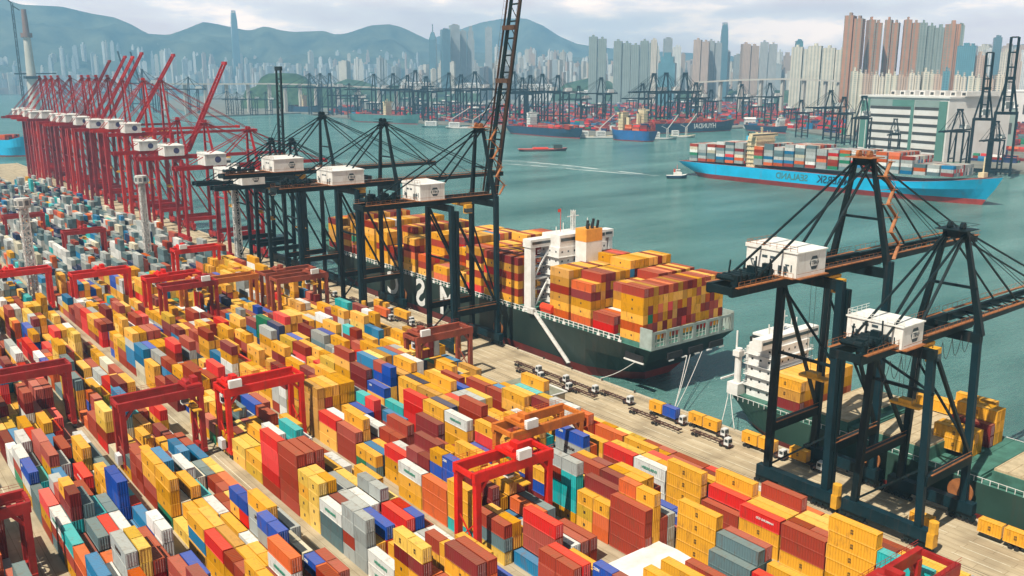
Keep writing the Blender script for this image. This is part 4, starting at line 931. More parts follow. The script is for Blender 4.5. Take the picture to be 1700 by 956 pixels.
# ------------------------------------------------------------------ terminal tractors with trailers
def tractor(loc, label, rz=0.0, cabm=M_CABB, trailers=1, group='terminal tractors on the apron', cabon=True):
    t = empty('tractor_truck', loc, label, 'truck', group, rz)
    if cabon:
        b = MB(); b.box(-.75, .75, -2.2, .9, .55, .85); b.box(-.72, .0, -2.1, -.9, .85, 1.25); b.build('chassis', M_CHAS, t)
        b = MB(); b.quadbox([(-.78, -2.0, .85), (.78, -2.0, .85), (.78, -.6, .85), (-.78, -.6, .85), (-.72, -1.85, 2.55), (.72, -1.85, 2.55), (.72, -.7, 2.55), (-.72, -.7, 2.55)]); c = b.build('cab', cabm, t)
        b = MB(); b.quadbox([(-.72, -2.02, 1.5), (.72, -2.02, 1.5), (.72, -1.9, 1.5), (-.72, -1.9, 1.5), (-.66, -1.92, 2.3), (.66, -1.92, 2.3), (.66, -1.8, 2.3), (-.66, -1.8, 2.3)]); b.box(-.79, .79, -1.75, -.85, 1.55, 2.25); b.build('window', M_GLASS, c)
        for sx in (-1, 1):
            for sy in (-1.5, .3): b = MB(); b.tube((sx * .5, sy, .42), (sx * .82, sy, .42), .42, 12); b.build('wheel', M_BLACK, t)
    y0 = .2
    b = MB()
    for sx in (-.45, .45): b.box(sx - .1, sx + .1, y0 + .3, y0 + 9.6, .95, 1.2)
    for k in range(6): b.box(-.85, .85, y0 + .6 + k * 1.7, y0 + .8 + k * 1.7, 1.0, 1.18)
    b.box(-.9, .9, y0 + .3, y0 + .6, .9, 1.22); b.build('trailer', M_CHAS, t)
    for sx in (-1, 1):
        for sy in (7.6, 8.7): b = MB(); b.tube((sx * .45, y0 + sy, .42), (sx * .85, y0 + sy, .42), .42, 12); b.build('wheel', M_BLACK, t)
    return t
def load(x, y, c, L_, label, z=1.24):
    o = bpy.data.objects.new('shipping_container', cont_mesh(L_, c)); COL.objects.link(o); o.location = (x, y, z); tag(o, label, 'container', 'containers riding on trailers')
    if c == 'yellow': mark(o, EMB, -CW / 2 - .03, 0, 1.35)
    d = bpy.data.objects.new('door', door_mesh(c)); COL.objects.link(d); d.parent = o; d.location = (0, -L_ / 2, 0)
tractor((164.6, 141.6, 0), 'white cab tractor pulling a yellow and a blue container')
load(164.6, 144.2, 'blue', CS, 'short blue container on the trailer behind a yellow one'); load(164.6, 148.9, 'yellow', CS, 'short yellow container at the back of the trailer with the blue one')
tractor((166.3, 129.8, 0), 'white cab tractor pulling two yellow containers under the mooring ropes')
load(166.3, 132.4, 'yellow', CS, 'short yellow container behind the cab, under the mooring ropes'); load(166.3, 137.1, 'yellow', CS, 'short yellow container at the tail of the trailer under the mooring ropes')
tractor((162.2, 125.5, 0), 'white cab tractor with empty brown trailer beside two yellow containers'); tractor((159.8, 136.5, 0), 'empty brown trailer nearest the yard by the blue container truck', cabon=False)
tractor((161.0, 145.5, 0), 'empty brown trailer alongside the blue container truck', cabon=False)
tractor((166.6, 113.4, 0), 'tractor with two yellow containers beside the large crane leg')
load(166.6, 116.2, 'yellow', CS, 'front yellow container of the truck beside the large crane leg'); load(166.6, 120.9, 'yellow', CS, 'rear yellow container of the truck beside the large crane leg')
tractor((167.6, 104.2, 0), 'white cab tractor under the large dark crane with one yellow container')
load(167.6, 108.4, 'yellow', CS, 'yellow container on the trailer seen between the large crane legs')
tractor((166.6, 53.0, 0), 'tractor at the right edge below the green hull with two yellow containers')
load(166.6, 56.4, 'yellow', CS, 'yellow container cut by the right edge'); load(166.6, 61.1, 'yellow', CS, 'yellow container on the trailer near the right edge, second from it'); load(166.6, 65.8, 'yellow', CS, 'yellow container at the tail of the rightmost trailer')
load(161.5, 76.5, 'yellow', CS, 'single short yellow container between the legs of the low near crane', 0.02)
for k, (x_, y_) in enumerate(((162.0, 195), (158.6, 190), (162.6, 183.5), (158.8, 178.0), (163.2, 172), (159.8, 166.5), (164.6, 160.0))):
    tractor((x_, y_, 0), 'tractor with empty trailer by the gangway, number %s counted from the far end' % num(k + 1), cabon=k not in (5,))
for k, (x_, y_) in enumerate(((160, 262), (163, 252), (158, 243), (162, 300), (159, 318), (163, 350))):
    tractor((x_, y_, 0), 'tractor with brown trailer among the dark crane legs, number %s going away' % num(k + 1))
for k, (x_, y_, c_) in enumerate(((162, 268.5, 'yellow'), (158, 276, 'orange'), (163, 285, 'yellow'), (160, 330, 'yellow'))):
    tractor((x_, y_ - 3, 0), 'tractor carrying one container among the dark crane legs, number %s going away' % num(k + 1)); load(x_, y_ + 2, c_, CL, '%s container on a trailer among the dark crane legs, number %s going away' % (c_, num(k + 1)))
# hatch covers laid on the apron under the near cranes
for k, (x_, y_, w_, l_, lab) in enumerate(((158.4, 95.5, 5.0, 9, 'sand coloured hatch cover lying under the large crane'), (159.2, 83.5, 6.4, 7.5, 'sand coloured hatch cover lying under the low crane'), (147.4, 99.5, 2.6, 6.0, 'brown flat rack lying beside the large crane leg'), (148.2, 83.5, 2.2, 5.0, 'brown flat rack lying beside the low crane leg'))):
    b = MB(); b.box(-w_ / 2, w_ / 2, -l_ / 2, l_ / 2, .25, .75)
    for j in range(3): b.box(-w_ / 2 + .3, w_ / 2 - .3, -l_ / 2 + .5 + j * (l_ - 1) / 2 - .12, -l_ / 2 + .5 + j * (l_ - 1) / 2 + .12, 0.0, .25)
    for j in range(5): b.box(-w_ / 2 + .1, w_ / 2 - .1, -l_ / 2 + l_ * (j + .5) / 5 - .08, -l_ / 2 + l_ * (j + .5) / 5 + .08, .75, .84)
    o = b.build('hatch_cover' if k < 2 else 'flat_rack', M_HATCH if k < 2 else M_CHAS, None, (x_, y_, 0)); tag(o, lab, 'hatch cover' if k < 2 else 'flat rack')
for y_ in range(60, 400, 13):
    b = MB(); b.tube((0, 0, 0.0), (0, 0, .45), .22, 10); b.tube((0, 0, .45), (0, 0, .62), .36, 10); o = b.build('bollard', M_RAIL, None, (171.75, y_, .35))
    n_ = (y_ - 60) // 13 + 1
    tag(o, 'mooring bollard on the quay edge, number %s counted from the near end' % num(n_), 'bollard', 'bollards on the quay edge')

# ------------------------------------------------------------------ ships (local: stern at y = 0, bow at y = L, waterline at z = -3)
def hull_mesh(L_, B, zd, zbow, boot=-0.6, tr=.90, n=44, bowlen=.22, sternlen=.16, rake=.05, zdstern=None, overhang=.04):
    """levels: keel, boot line, mid, deck"""
    b = MB(); lv = [(-6.5, 0.0), (boot, .30), ((boot + zd) * .5, .7), (zd, 1.0)]
    rings = []
    for i in range(n + 1):
        t = i / n; t = t ** 1.0
        zdk = zd + (zbow - zd) * max(0, (t - (1 - bowlen * 1.1)) / (bowlen * 1.1)) ** 1.3
        ring = []
        for k, (z, f) in enumerate(lv):
            if k == 3: z = zdk
            if k == 2: z = (boot + zdk) * .5
            ws = min(1.0, (t / sternlen)) if sternlen else 1
            wst = tr + (1 - tr) * ws if k == 3 else (.80 * tr + (1 - .80 * tr) * ws ** .7 if k == 2 else (.45 + .55 * ws ** .7 if k == 1 else .12 + .8 * ws ** .8))
            tb = max(0, (t - (1 - bowlen * (1.0 if k > 1 else 1.45))) / (bowlen * (1.0 if k > 1 else 1.45)))
            p_ = (1.25, 1.5, 2.0, 2.7)[k]; wb = max(0.0, 1 - tb ** p_)
            y = t * L_ + (-(1 - f) * rake * L_ * (max(0, (t - .75) / .25)) ** 1.2) + ((1 - f) * overhang * L_ * max(0, 1 - t / .12))
            if k == 0: wb *= .9
            ring.append((B / 2 * wst * wb, y, z))
        rings.append(ring)
    for ring in rings:
        for s in (-1, 1):
            for (w, y, z) in ring: b.v.append((s * w, y, z))
    m = len(lv); W_ = 2 * m
    for i in range(n):
        for s in (0, 1):
            for k in range(m - 1):
                a = i * W_ + s * m + k; f = (a, a + W_, a + W_ + 1, a + 1); b.f.append(f if s == 0 else f[::-1]); b.m.append(1 if k == 0 else 0)
    for k in range(m - 1): b.f.append((k, k + 1, m + k + 1, m + k)); b.m.append(1 if k == 0 else 0)
    # deck
    for i in range(n): a = i * W_ + m - 1; c = a + m; b.f.append((a, c, c + W_, a + W_)); b.m.append(2)
    return b
def ship(loc, rz, label, L_, B, zd, zbow, hullm, deckm=None, group=None, **k):
    t = empty('cargo_ship', loc, label, 'ship', group, rz)
    b = hull_mesh(L_, B, zd, zbow, **k); h = b.build('hull', [hullm, M_BOOT, deckm or M_DECK], t, fix=False)
    return t, h
def superstructure(t, y0, y1, w, z0, z1, m, wing=None, funnel=None, fm=None, floors=5, wy=3.0):
    b = MB(); b.box(-w / 2, w / 2, y0, y1, z0, z1)
    s = b.build('superstructure', m, t)
    b = MB(); hfl = (z1 - z0) / floors
    for k in range(floors):
        z = z0 + hfl * (k + .45); n = max(3, int(w / 2.4))
        for q_ in range(n):
            x = -w / 2 + (q_ + .5) * w / n; b.box(x - .3, x + .3, y0 - .04, y1 + .04, z, z + .55)
        for q_ in range(max(2, int((y1 - y0) / 2.4))):
            y = y0 + (q_ + .5) * (y1 - y0) / max(2, int((y1 - y0) / 2.4)); b.box(-w / 2 - .04, w / 2 + .04, y - .3, y + .3, z, z + .55)
    b.build('window', M_GLASS, s)
    b = MB()
    for k in range(1, floors):
        z = z0 + hfl * k; b.box(-w / 2 - .8, w / 2 + .8, y0 - .8, y1 + .8, z - .08, z + .08)
        for (xa_, ya_, xb_, yb_) in ((-w / 2 - .75, y0 - .75, w / 2 + .75, y0 - .75), (-w / 2 - .75, y1 + .75, w / 2 + .75, y1 + .75), (-w / 2 - .75, y0 - .75, -w / 2 - .75, y1 + .75), (w / 2 + .75, y0 - .75, w / 2 + .75, y1 + .75)): b.bar((xa_, ya_, z + 1), (xb_, yb_, z + 1), .09); b.bar((xa_, ya_, z + .55), (xb_, yb_, z + .55), .07)
    b.build('deck_walkway', m, s)
    if wing:
        b = MB(); b.box(-wing / 2, wing / 2, y1 - wy - 1, y1 - .5, z1, z1 + 2.6); b.box(-w / 2 + .5, w / 2 - .5, y0 + .5, y1 - .6, z1 + .001, z1 + 2.55)
        br = b.build('bridge', m, t); b = MB(); b.box(-w / 2 + .4, w / 2 - .4, y0 + .42, y1 - .44, z1 + 1.2, z1 + 2.0); b.box(-wing / 2 + .4, wing / 2 - .4, y1 - wy - 1.04, y1 - .46, z1 + 1.25, z1 + 2.0); b.build('window', M_GLASS, br)
        b = MB(); ym = (y0 + y1) / 2; b.lattice((0, ym, z1 + 2.6), (0, ym, z1 + 8), 1.0, 3, .2); b.bar((-2.5, ym, z1 + 6), (2.5, ym, z1 + 6), .25); b.bar((-1.6, ym - .8, z1 + 7.4), (1.6, ym - .8, z1 + 7.4), .3)
        for x in (-w * .3, w * .33, -w * .45): a_ = MB(); a_.tube((x, ym, z1 + 2.6), (x, ym, z1 + 5.0), .14, 6); a_.build('antenna', m, t)
        b.build('mast', m, t); b = MB(); b.tube((w * .25, ym, z1 + 2.6), (w * .25, ym, z1 + 3.8), .9, 10); b.build('radar_dome', m, t)
    if funnel:
        (fx0, fx1, fy0, fy1, fz) = funnel; b = MB(); b.box(fx0, fx1, fy0, fy1, z0, fz - 4); f = b.build('funnel', m, t)
        b = MB(); b.box(fx0 - .05, fx1 + .05, fy0 - .05, fy1 + .05, fz - 4, fz); b.build('funnel_band', fm or m, f)
        b = MB()
        for q_ in range(5): x = fx0 + (fx1 - fx0) * (.2 + .15 * q_); b.tube((x, fy0 + 1 + (q_ % 2) * 1.5, fz - .1), (x + .2, fy0 + .7 + (q_ % 2) * 1.5, fz + 1.8 + (q_ % 3) * .7), .42, 8)
        b.each('exhaust_pipe', M_BLACK, f)
    return s
M_GAL = mat('gallery_pale_green', (.36, .43, .40), .5, 0, .12, .4)
# --- the big green container ship, stern towards the viewer
S1L = 230
t, h = ship((195.2, 163.6, 0), 0, 'big dark green container ship moored at the quay, stern towards the camera', S1L, 36.4, 11.3, 17.0, M_HULLG, M_DECKG, boot=0.3, tr=1.0, sternlen=.12, overhang=.07, bowlen=.22)
SY = 163.6
b = MB()                                                     # white open deck rail and lashing posts along both sides
for s in (-1, 1):
    y = 12
    while y < S1L * .8: b.box(s * 18.0 - .12, s * 18.0 + .12, y, y + .3, 11.3, 12.9); b.box(s * 18.0 - .3, s * 18.0 + .1, y - .6, y + .6, 11.3, 11.9) if int(y) % 4 == 0 else None; y += 2.2
    for z in (12.0, 12.85): b.box(s * 18.0 - .07, s * 18.0 + .07, 12, S1L * .8, z, z + .12)
b.build('deck_rail', M_WHITE, t)
b = MB(); 
for k in range(20):
    y = 4.2 + 10.3 * k if k < 4 else 59 + (k - 4) * 10.5
    if y > S1L - 42: break
    b.box(-17.6, 17.6, y - .35, y + 8.9, 11.3, 12.5)
b.build('hatch_coaming', M_DECKG, t)
b = MB()                                                     # white transom gallery with dark openings
b.box(-17.7, 17.7, -.05, .3, 15.7, 16.5); b.box(-17.7, 17.7, -.05, .3, 11.3, 12.1)
for k in range(7): x = -17.7 + k * (35.4 - 1.3) / 6; b.box(x, x + 1.3, -.1, .35, 11.3, 16.5)
for k in range(24): x = -17.2 + k * 1.49; b.box(x, x + .12, -.02, .28, 12.1, 15.9)
b.box(-17.8, -17.4, 0, 4.5, 11.3, 17.2); b.box(17.4, 17.8, 0, 4.5, 11.3, 17.2); b.box(-17.4, 17.4, 3.2, 3.5, 11.3, 12.0)
b.build('stern_gallery', M_GAL, t)
b = MB()
for k in range(3): b.box(-11 + k * 9, -5 + k * 9, -.3, 0.3, 7.6 + .0, 9.4)
b.box(-18.35, -18.1, 2.5, 9.5, 7.2, 9.2); b.each('mooring_deck_opening', M_BLACK, t)
b = MB(); b.box(-18.6, -18.2, 2.2, 9.8, 6.9, 7.3)
for k in range(5): b.box(-10.6 + k * 5.5, -8.6 + k * 5.5, -.36, .1, 7.0, 7.35)
b.build('mooring_sill', M_WHITE, t)
lettering('C', 12.5, M_WHITE, (-18.24, 138.5, 5.4), h, '-x'); lettering('S', 14.5, M_WHITE, (-18.24, 118.2, 5.4), h, '-x'); lettering('M', 14.5, M_WHITE, (-18.24, 99.8, 5.2), h, '-x')
s = superstructure(t, 47.6, 56.6, 21, 11.3, 32.5, M_WHITE, None, (-4.2, 2.6, 41.8, 46.9, 38.5), M_GOLD, 7)
b = MB()                                                     # posts and wing bridge of the house
for x in (-17.0, 17.0): b.box(x - .9, x + .9, 52.6, 56.0, 11.3, 33.0)
b.box(-18.2, 18.2, 52.4, 56.4, 32.6, 35.2); b.box(-10, 10, 47.8, 56.6, 32.51, 36.4); b.box(-15.9, -10.2, 53, 56, 22, 22.6); b.box(10.2, 15.9, 53, 56, 22, 22.6)
for s_ in (-1, 1):
    b.bar((s_ * 16.2, 53, 13), (s_ * 10.4, 53, 21.6), .5); b.bar((s_ * 16.2, 53, 23), (s_ * 10.4, 53, 31.5), .5)
    for z in (15, 18.6, 26, 29): b.box(min(s_ * 10.1, s_ * 16), max(s_ * 10.1, s_ * 16), 53.2, 55.6, z, z + .2)
br = b.build('bridge', M_WHITE, t)
b = MB(); b.box(-9.6, 9.6, 47.7, 56.7, 34.4, 35.5); b.box(-17.6, -10.1, 52.3, 56.5, 33.6, 34.5); b.box(10.1, 17.6, 52.3, 56.5, 33.6, 34.5); b.build('window', M_GLASS, br)
b = MB()
for x in (-8, -5, 5.6, 8.5): a_ = MB(); a_.tube((x, 52, 36.4), (x, 52, 38.6 + (x % 2)), .16, 6); a_.build('antenna', M_WHITE, t)
b.lattice((1, 54, 36.4), (1, 54, 43), 1.0, 4, .2); b.bar((-1.5, 54, 41), (3.5, 54, 41), .25); b.build('mast', M_WHITE, t)
b = MB(); b.tube((-4.4, 54, 36.4), (-4.4, 54, 44.0), .09, 6); b.box(-5.6, -4.45, 53.97, 54.03, 42.8, 43.8); b.build('flag', M_LBRED, t)
b = MB(); b.tube((-17.2, 42.2, 14.6), (-17.2, 47.6, 14.6), 1.25, 12); b.box(-18.2, -16.2, 42.4, 47.4, 13.3, 13.6); b.build('lifeboat', M_LBRED, t)
b = MB(); b.bar((-18.4, 50.6, 12.6), (-29.4, 26, .3) if False else (-20.6, 31.0, .6), 1.2, .35)
for s_ in (-.55, .55): b.bar((-18.4, 50.6 + s_ * .2, 13.6), (-20.6, 31.0, 1.6), .1)
b.box(-19.4, -17.9, 49.8, 52.5, 11.8, 13.4); b.build('gangway', M_STEELW, t)
b = MB()
for (a, c) in (((-3.0, -.2, 7.3), (-25.0, -15.5, .9)), ((-1.6, -.2, 7.3), (-25.0, -15.5, .9)), ((3.6, -.2, 7.3), (-24.6, -15.8, .9)), ((-18.3, 5, 7.3), (-23.5, 14, .9))):
    A = Vector(a); Bv = Vector(c); pts = [A.lerp(Bv, i / 8) - Vector((0, 0, .7 * math.sin(math.pi * i / 8))) for i in range(9)]; b.path(pts, .10, 5)
b.each('mooring_rope', M_STEELW, t)
# --- the small green feeder, heading right towards the viewer's side
t, h = ship((191.0, 141.3, 0), math.pi, 'small green container ship behind the two near cranes, open hatches and few boxes', 150, 26.5, 5.4, 10.0, M_HULLGR2, M_DECKG, boot=-1.2, tr=.62, sternlen=.14, overhang=.05)
superstructure(t, 5.6, 13.2, 15, 5.4, 19.5, M_WHITE, 24, (-2.2, 2.2, 1.0, 4.4, 16.5), M_WHITE, 5, wy=2.4)
b = MB(); b.tube((8.6, 3.4, 5.4), (8.6, 3.4, 17.5), .9, 12); b.box(7.4, 9.8, 2.4, 4.4, 15.5, 17.0); b.tube((8.6, 2.6, 5.4), (8.6, 2.6, 22), .25, 6); b.box(5.2, 12.2, .8, 1.2, 9.2, 9.6)
b.box(7.2, 10.4, 1.6, 5.0, 5.4, 8.4); b.bar((8.6, 3.4, 15.5), (2.0, 9.0, 19.0), .5)
b.build('crane_post', M_WHITE, t)
for k, (ya_, yb_, z_, m_) in enumerate(((26.5, 37.5, 9.1, M_HATCH), (37.9, 40.4, 8.0, M_DECKG), (42.5, 56.0, 8.9, M_HATCH), (60.5, 67.6, 6.7, M_DECKG), (69.5, 83.5, 9.0, M_HATCH), (85, 99, 9.0, M_HATCH), (14.6, 24.6, 6.5, M_DECKG))):
    b = MB(); b.box(-12.4, 12.4, ya_, yb_, 5.4, z_ - .5); c_ = b.build('hatch_coaming', M_DECKG, t)
    b = MB(); b.box(-12.1, 12.1, ya_ + .2, yb_ - .2, z_ - .5, z_)
    for j in range(int((yb_ - ya_) / 2.4)): b.box(-12.15, 12.15, ya_ + .4 + j * 2.4, ya_ + .6 + j * 2.4, z_, z_ + .12)
    b.build('hatch_cover', m_, c_)
b = MB()
for s_ in (-1, 1):
    y = 4
    while y < 100: b.box(s_ * 13.0 - .06, s_ * 13.0 + .06, y, y + .12, 5.4, 6.5); y += 1.6
    b.box(s_ * 13.0 - .05, s_ * 13.0 + .05, 4, 100, 6.45, 6.55)
b.build('deck_rail', M_WHITE, t)
b = MB()
for (a, c) in (((9.5, 2.0, 6.0), (19.4, 11.5, .8)), ((8.2, .8, 6.0), (19.4, 7.5, .8))):
    A = Vector(a); Bv = Vector(c); b.path([A.lerp(Bv, i / 6) - Vector((0, 0, .5 * math.sin(math.pi * i / 6))) for i in range(7)], .10, 5)
b.each('mooring_rope', M_STEELW, t)
# --- the light blue ship under way
t, h = ship((657, 566, 0), math.pi, 'long light blue container ship with red waterline sailing up the harbour', 284, 33.5, 10.3, 17.5, M_HULLC, M_DECK, boot=1.0, tr=.95, sternlen=.13, overhang=.06, rake=.05)
superstructure(t, 75.0, 84.0, 26, 10.3, 36, M_TAN, 36, (-3, 3, 66, 72, 36), M_HULLC, 7)
b = MB(); b.tube((0, 270, 16.5), (0, 270, 31), .5, 8); b.box(-3, 3, 268, 272, 16.5, 20); b.build('foremast', M_TAN, t)
lettering('MAERSK', 8.2, M_HULLN, (16.86, 163, 5.8), h, '-x').rotation_euler.z = math.pi / 2
lettering('SEALAND', 7.2, M_HULLGR, (16.86, 124, 5.6), h, '-x').rotation_euler.z = math.pi / 2
# --- ships moored across the water
def far_ship(pa, pb, label, hullm, zd, B, house=.8, hm=M_TAN, stack=(.08, .72), P=P_SHORE, hmax=4, hz_=24, bow_at_b=True, txt=None):
    a = ground(*pa, WZ); b_ = ground(*pb, WZ)
    if not bow_at_b: a, b_ = b_, a
    d = b_ - a; L_ = d.length; yaw = math.atan2(d.y, d.x) - math.pi / 2
    side = Vector((-d.y, d.x, 0)).normalized()
    if side.dot(Vector((1, 0, 0))) < 0: side = -side
    o_ = a + side * (B / 2)
    t, h = ship((o_.x, o_.y, 0), yaw, label, L_, B, zd, zd * 1.35, hullm, M_DECK, 'ships moored across the water', boot=-1.5, tr=.9, n=26)
    if hz_: superstructure(t, L_ * house, L_ * house + 8, B * .62, zd, zd + hz_ * .75, hm, B * .98, (-2, 2, L_ * house - 7, L_ * house - 2, zd + hz_ * .6), hm, 5)
    y = L_ * stack[0]
    while y < L_ * stack[1] - 12:
        if not (L_ * house - 10 < y + 6 < L_ * house + 12):
            hh_ = rng.randint(max(1, hmax - 2), hmax)
            for i in range(int(B / 2.7)):
                lx = -B / 2 + 1.5 + i * 2.7; p = Vector((lx, y + 6.5, 0)); p.rotate(Matrix.Rotation(yaw, 3, 'Z')); p += o_
                REC.append([p.x, p.y, zd + .3, yaw, 12.0, pick(P), None, (True, True, True), .05, max(1, hh_ - (rng.random() < .3))])
        y += 13.2
    if txt:
        # letters sit on the side that faces the harbour
        s_ = txt; side_l = -1 if Vector((-1, 0, 0)).dot(Matrix.Rotation(yaw, 3, 'Z') @ Vector((-1, 0, 0))) > 0 else 1
        l_ = lettering(s_[0], s_[1], M_WHITE, (side_l * (B / 2 + .25), L_ * s_[2], zd * .55), h, '-x')
        if side_l > 0: l_.rotation_euler.z = math.pi / 2
    return t
P_ALLRED = dict(zip(('brick red', 'bright red', 'orange', 'salmon', 'slate'), (35, 35, 20, 8, 6)))
P_EMPTY = {'brick red': 1}
far_ship((838, 221), (958, 231), 'dark navy ship with white crane post moored beside the raised boom', M_HULLN, 10, 22, .30, M_WHITE, (.12, .9), hmax=2, hz_=26)
far_ship((1007, 232), (1076, 236), 'bright blue ship stacked high with red boxes', M_HULLB, 12, 24, .66, M_TAN, (.04, .66), P=P_ALLRED, hmax=5, hz_=30, bow_at_b=False)
far_ship((1048, 224), (1228, 217), 'long dark blue ship with white letters on its bow', M_HULLN, 13, 26, .12, M_TAN, (.2, .9), P=P_ALLRED, hmax=3, hz_=28, txt=('HYUNDAI', 11, .66))
far_ship((578, 201), (690, 207), 'grey green ship with cream superstructure and red deck', M_HULLGR, 13, 24, .52, M_TAN, (.05, .25), hmax=1, hz_=32)
far_ship((474, 187), (528, 188), 'dark teal ship with cream superstructure left of centre', M_HULLN, 14, 26, .45, M_TAN, (.1, .3), hmax=1, hz_=34)
far_ship((548, 187), (592, 190), 'dark blue ship partly behind the grey green one', M_HULLN, 13, 24, .2, M_WHITE, (.3, .8), hmax=2, hz_=22)
far_ship((1233, 216), (1300, 222), 'small dark cargo ship moored behind the light blue ship', M_HULLN, 7, 16, .8, M_WHITE, (.1, .5), hmax=1, hz_=16)
far_ship((-60, 258), (40, 261), 'light blue ship at the left edge beyond the red cranes', M_HULLC, 16, 24, .2, M_TAN, (.1, .8), P=P_ALLRED, hmax=2, hz_=0)
def work_boat(px, py, L_, B, label, hullm, m2, kind='barge', rz=None):
    p = ground(px, py, WZ); t = empty('work_boat', (p.x, p.y, 0), label, 'boat', None, rz if rz is not None else -.25)
    b = hull_mesh(L_, B, -.2, 1.2, boot=-2.4, tr=.9, n=16, bowlen=.3); b.build('hull', [hullm, M_BLACK, m2], t, fix=False)
    if kind == 'tug':
        b = MB(); b.box(-B * .3, B * .3, L_ * .35, L_ * .72, -.2, 2.6); b.box(-B * .22, B * .22, L_ * .45, L_ * .65, 2.6, 5.0); c = b.build('cabin', M_WHITE, t)
        b = MB(); b.box(-B * .23, B * .23, L_ * .46, L_ * .655, 3.6, 4.4); b.build('window', M_GLASS, c)
        b = MB(); b.tube((0, L_ * .5, 5), (0, L_ * .5, 9), .18, 6); b.bar((-1.2, L_ * .5, 7.5), (1.2, L_ * .5, 7.5), .2); b.tube((0, L_ * .38, 2.6), (0, L_ * .38, 5.4), .7, 10); b.build('mast', M_LBRED, t)
    elif kind == 'cargo':
        b = MB(); b.box(-B * .38, B * .38, L_ * .3, L_ * .6, -.1, 1.6); b.build('cargo', M_LBRED, t)
        b = MB(); b.box(-B * .3, B * .3, L_ * .72, L_ * .88, 0, 5); c = b.build('cabin', M_HULLGR2, t); b = MB(); b.box(-B * .31, B * .31, L_ * .73, L_ * .885, 3, 4); b.build('window', M_GLASS, c)
    else:
        b = MB(); b.box(-B * .4, B * .4, L_ * .08, L_ * .32, -.1, 7.5); c = b.build('cabin', M_WHITE, t); b = MB()
        for z in (1.2, 3.4, 5.6): b.box(-B * .41, B * .41, L_ * .1, L_ * .3, z, z + .8)
        b.build('window', M_GLASS, c)
        b = MB(); b.lattice((0, L_ * .62, 0), (0, L_ * .62, 12), 2.4, 4, .4); b.bar((0, L_ * .62, 12), (0, L_ * 1.0, 33), .9, 1.1); b.bar((0, L_ * .62, 12), (0, L_ * .4, 16), .5); b.bar((0, L_ * .4, 16), (0, L_ * 1.0, 33), .15); b.build('derrick', M_STEELW, t)
    return t
work_boat(1106, 296, 19, 7, 'small white tug heading right with a long wake', M_HULLN, M_WHITE, 'tug', rz=-2.25)
work_boat(860, 251, 62, 13, 'dark barge with red cargo and a small cabin', M_CHAS, M_LBRED, 'cargo', rz=-2.15)
work_boat(700, 211, 90, 20, 'grey floating derrick barge, left of two under the raised boom', M_HULLGR, M_HULLGR, rz=-2.3)
work_boat(740, 213, 80, 18, 'white floating derrick barge, right of two under the raised boom', M_STEELW, M_WHITE, rz=-2.3)
work_boat(782, 213, 50, 14, 'low cream barge under the crane platform', M_STEELW, M_TAN, 'cargo', rz=-2.3)
work_boat(955, 229, 60, 16, 'cream house barge between the navy and bright blue ships', M_STEELW, M_TAN, rz=-2.2)
work_boat(985, 229, 55, 15, 'pale barge with white block between the navy and blue ships', M_STEELW, M_WHITE, rz=-2.2)
work_boat(1080, 231, 40, 12, 'small pale green barge beside the bright blue hull', M_STEELW, M_HULLGR, rz=-2.2)
work_boat(1112, 228, 40, 12, 'small cream barge in front of the long dark blue ship', M_STEELW, M_TAN, rz=-2.2)
# the wake of the tug: broken foam on the water
def wake_mat():
    m = bpy.data.materials.new('wake_foam'); m.use_nodes = True; t = m.node_tree; b = t.nodes['Principled BSDF']; b.inputs['Base Color'].default_value = (.62, .72, .70, 1); b.inputs['Roughness'].default_value = .6
    g_ = N(t, 'ShaderNodeNewGeometry'); mp_ = N(t, 'ShaderNodeMapping'); mp_.inputs['Scale'].default_value = (1, .5, 1); n = N(t, 'ShaderNodeTexNoise'); n.inputs['Scale'].default_value = .07; n.inputs['Detail'].default_value = 8
    uv = N(t, 'ShaderNodeAttribute', attribute_name='fade'); r = N(t, 'ShaderNodeMapRange'); r.inputs[1].default_value = .34; r.inputs[2].default_value = .56; r.inputs[4].default_value = 1.0
    mu = N(t, 'ShaderNodeMath', operation='MULTIPLY')
    lk = t.links.new; lk(g_.outputs['Position'], mp_.inputs[0]); lk(mp_.outputs[0], n.inputs['Vector']); lk(n.outputs['Fac'], r.inputs[0]); lk(r.outputs[0], mu.inputs[0]); lk(uv.outputs['Fac'], mu.inputs[1]); lk(mu.outputs[0], b.inputs['Alpha']); return m
pts = [ground(px, py, WZ) for px, py in ((1092, 292), (1040, 287), (980, 281), (920, 275), (860, 270), (800, 266))]
Vv = []; Ff = []; fd = []
for k, p in enumerate(pts):
    q_ = pts[min(k + 1, len(pts) - 1)] - pts[max(k - 1, 0)]; n_ = Vector((-q_.y, q_.x, 0)).normalized(); w_ = 3.5 + k * 5.5
    for j, (s_, a_) in enumerate(((-1, 0), (-.62, .9), (-.15, .12), (.25, .15), (.66, .8), (1, 0))): Vv.append((p.x + n_.x * w_ * s_, p.y + n_.y * w_ * s_, WZ + .03)); fd.append(a_ * (1, .95, .85, .65, .5, 0)[k])
for k in range(len(pts) - 1):
    for j in range(5): Ff.append((k * 6 + j, k * 6 + j + 1, k * 6 + j + 7, k * 6 + j + 6))
me = bpy.data.meshes.new('wake'); me.from_pydata(Vv, [], Ff); me.materials.append(wake_mat()); at_ = me.attributes.new('fade', 'FLOAT', 'POINT'); at_.data.foreach_set('value', fd); me.update()
if me.polygons[0].normal.z < 0: me.flip_normals()
o = bpy.data.objects.new('wake_water', me); COL.objects.link(o); o['kind'] = 'structure'

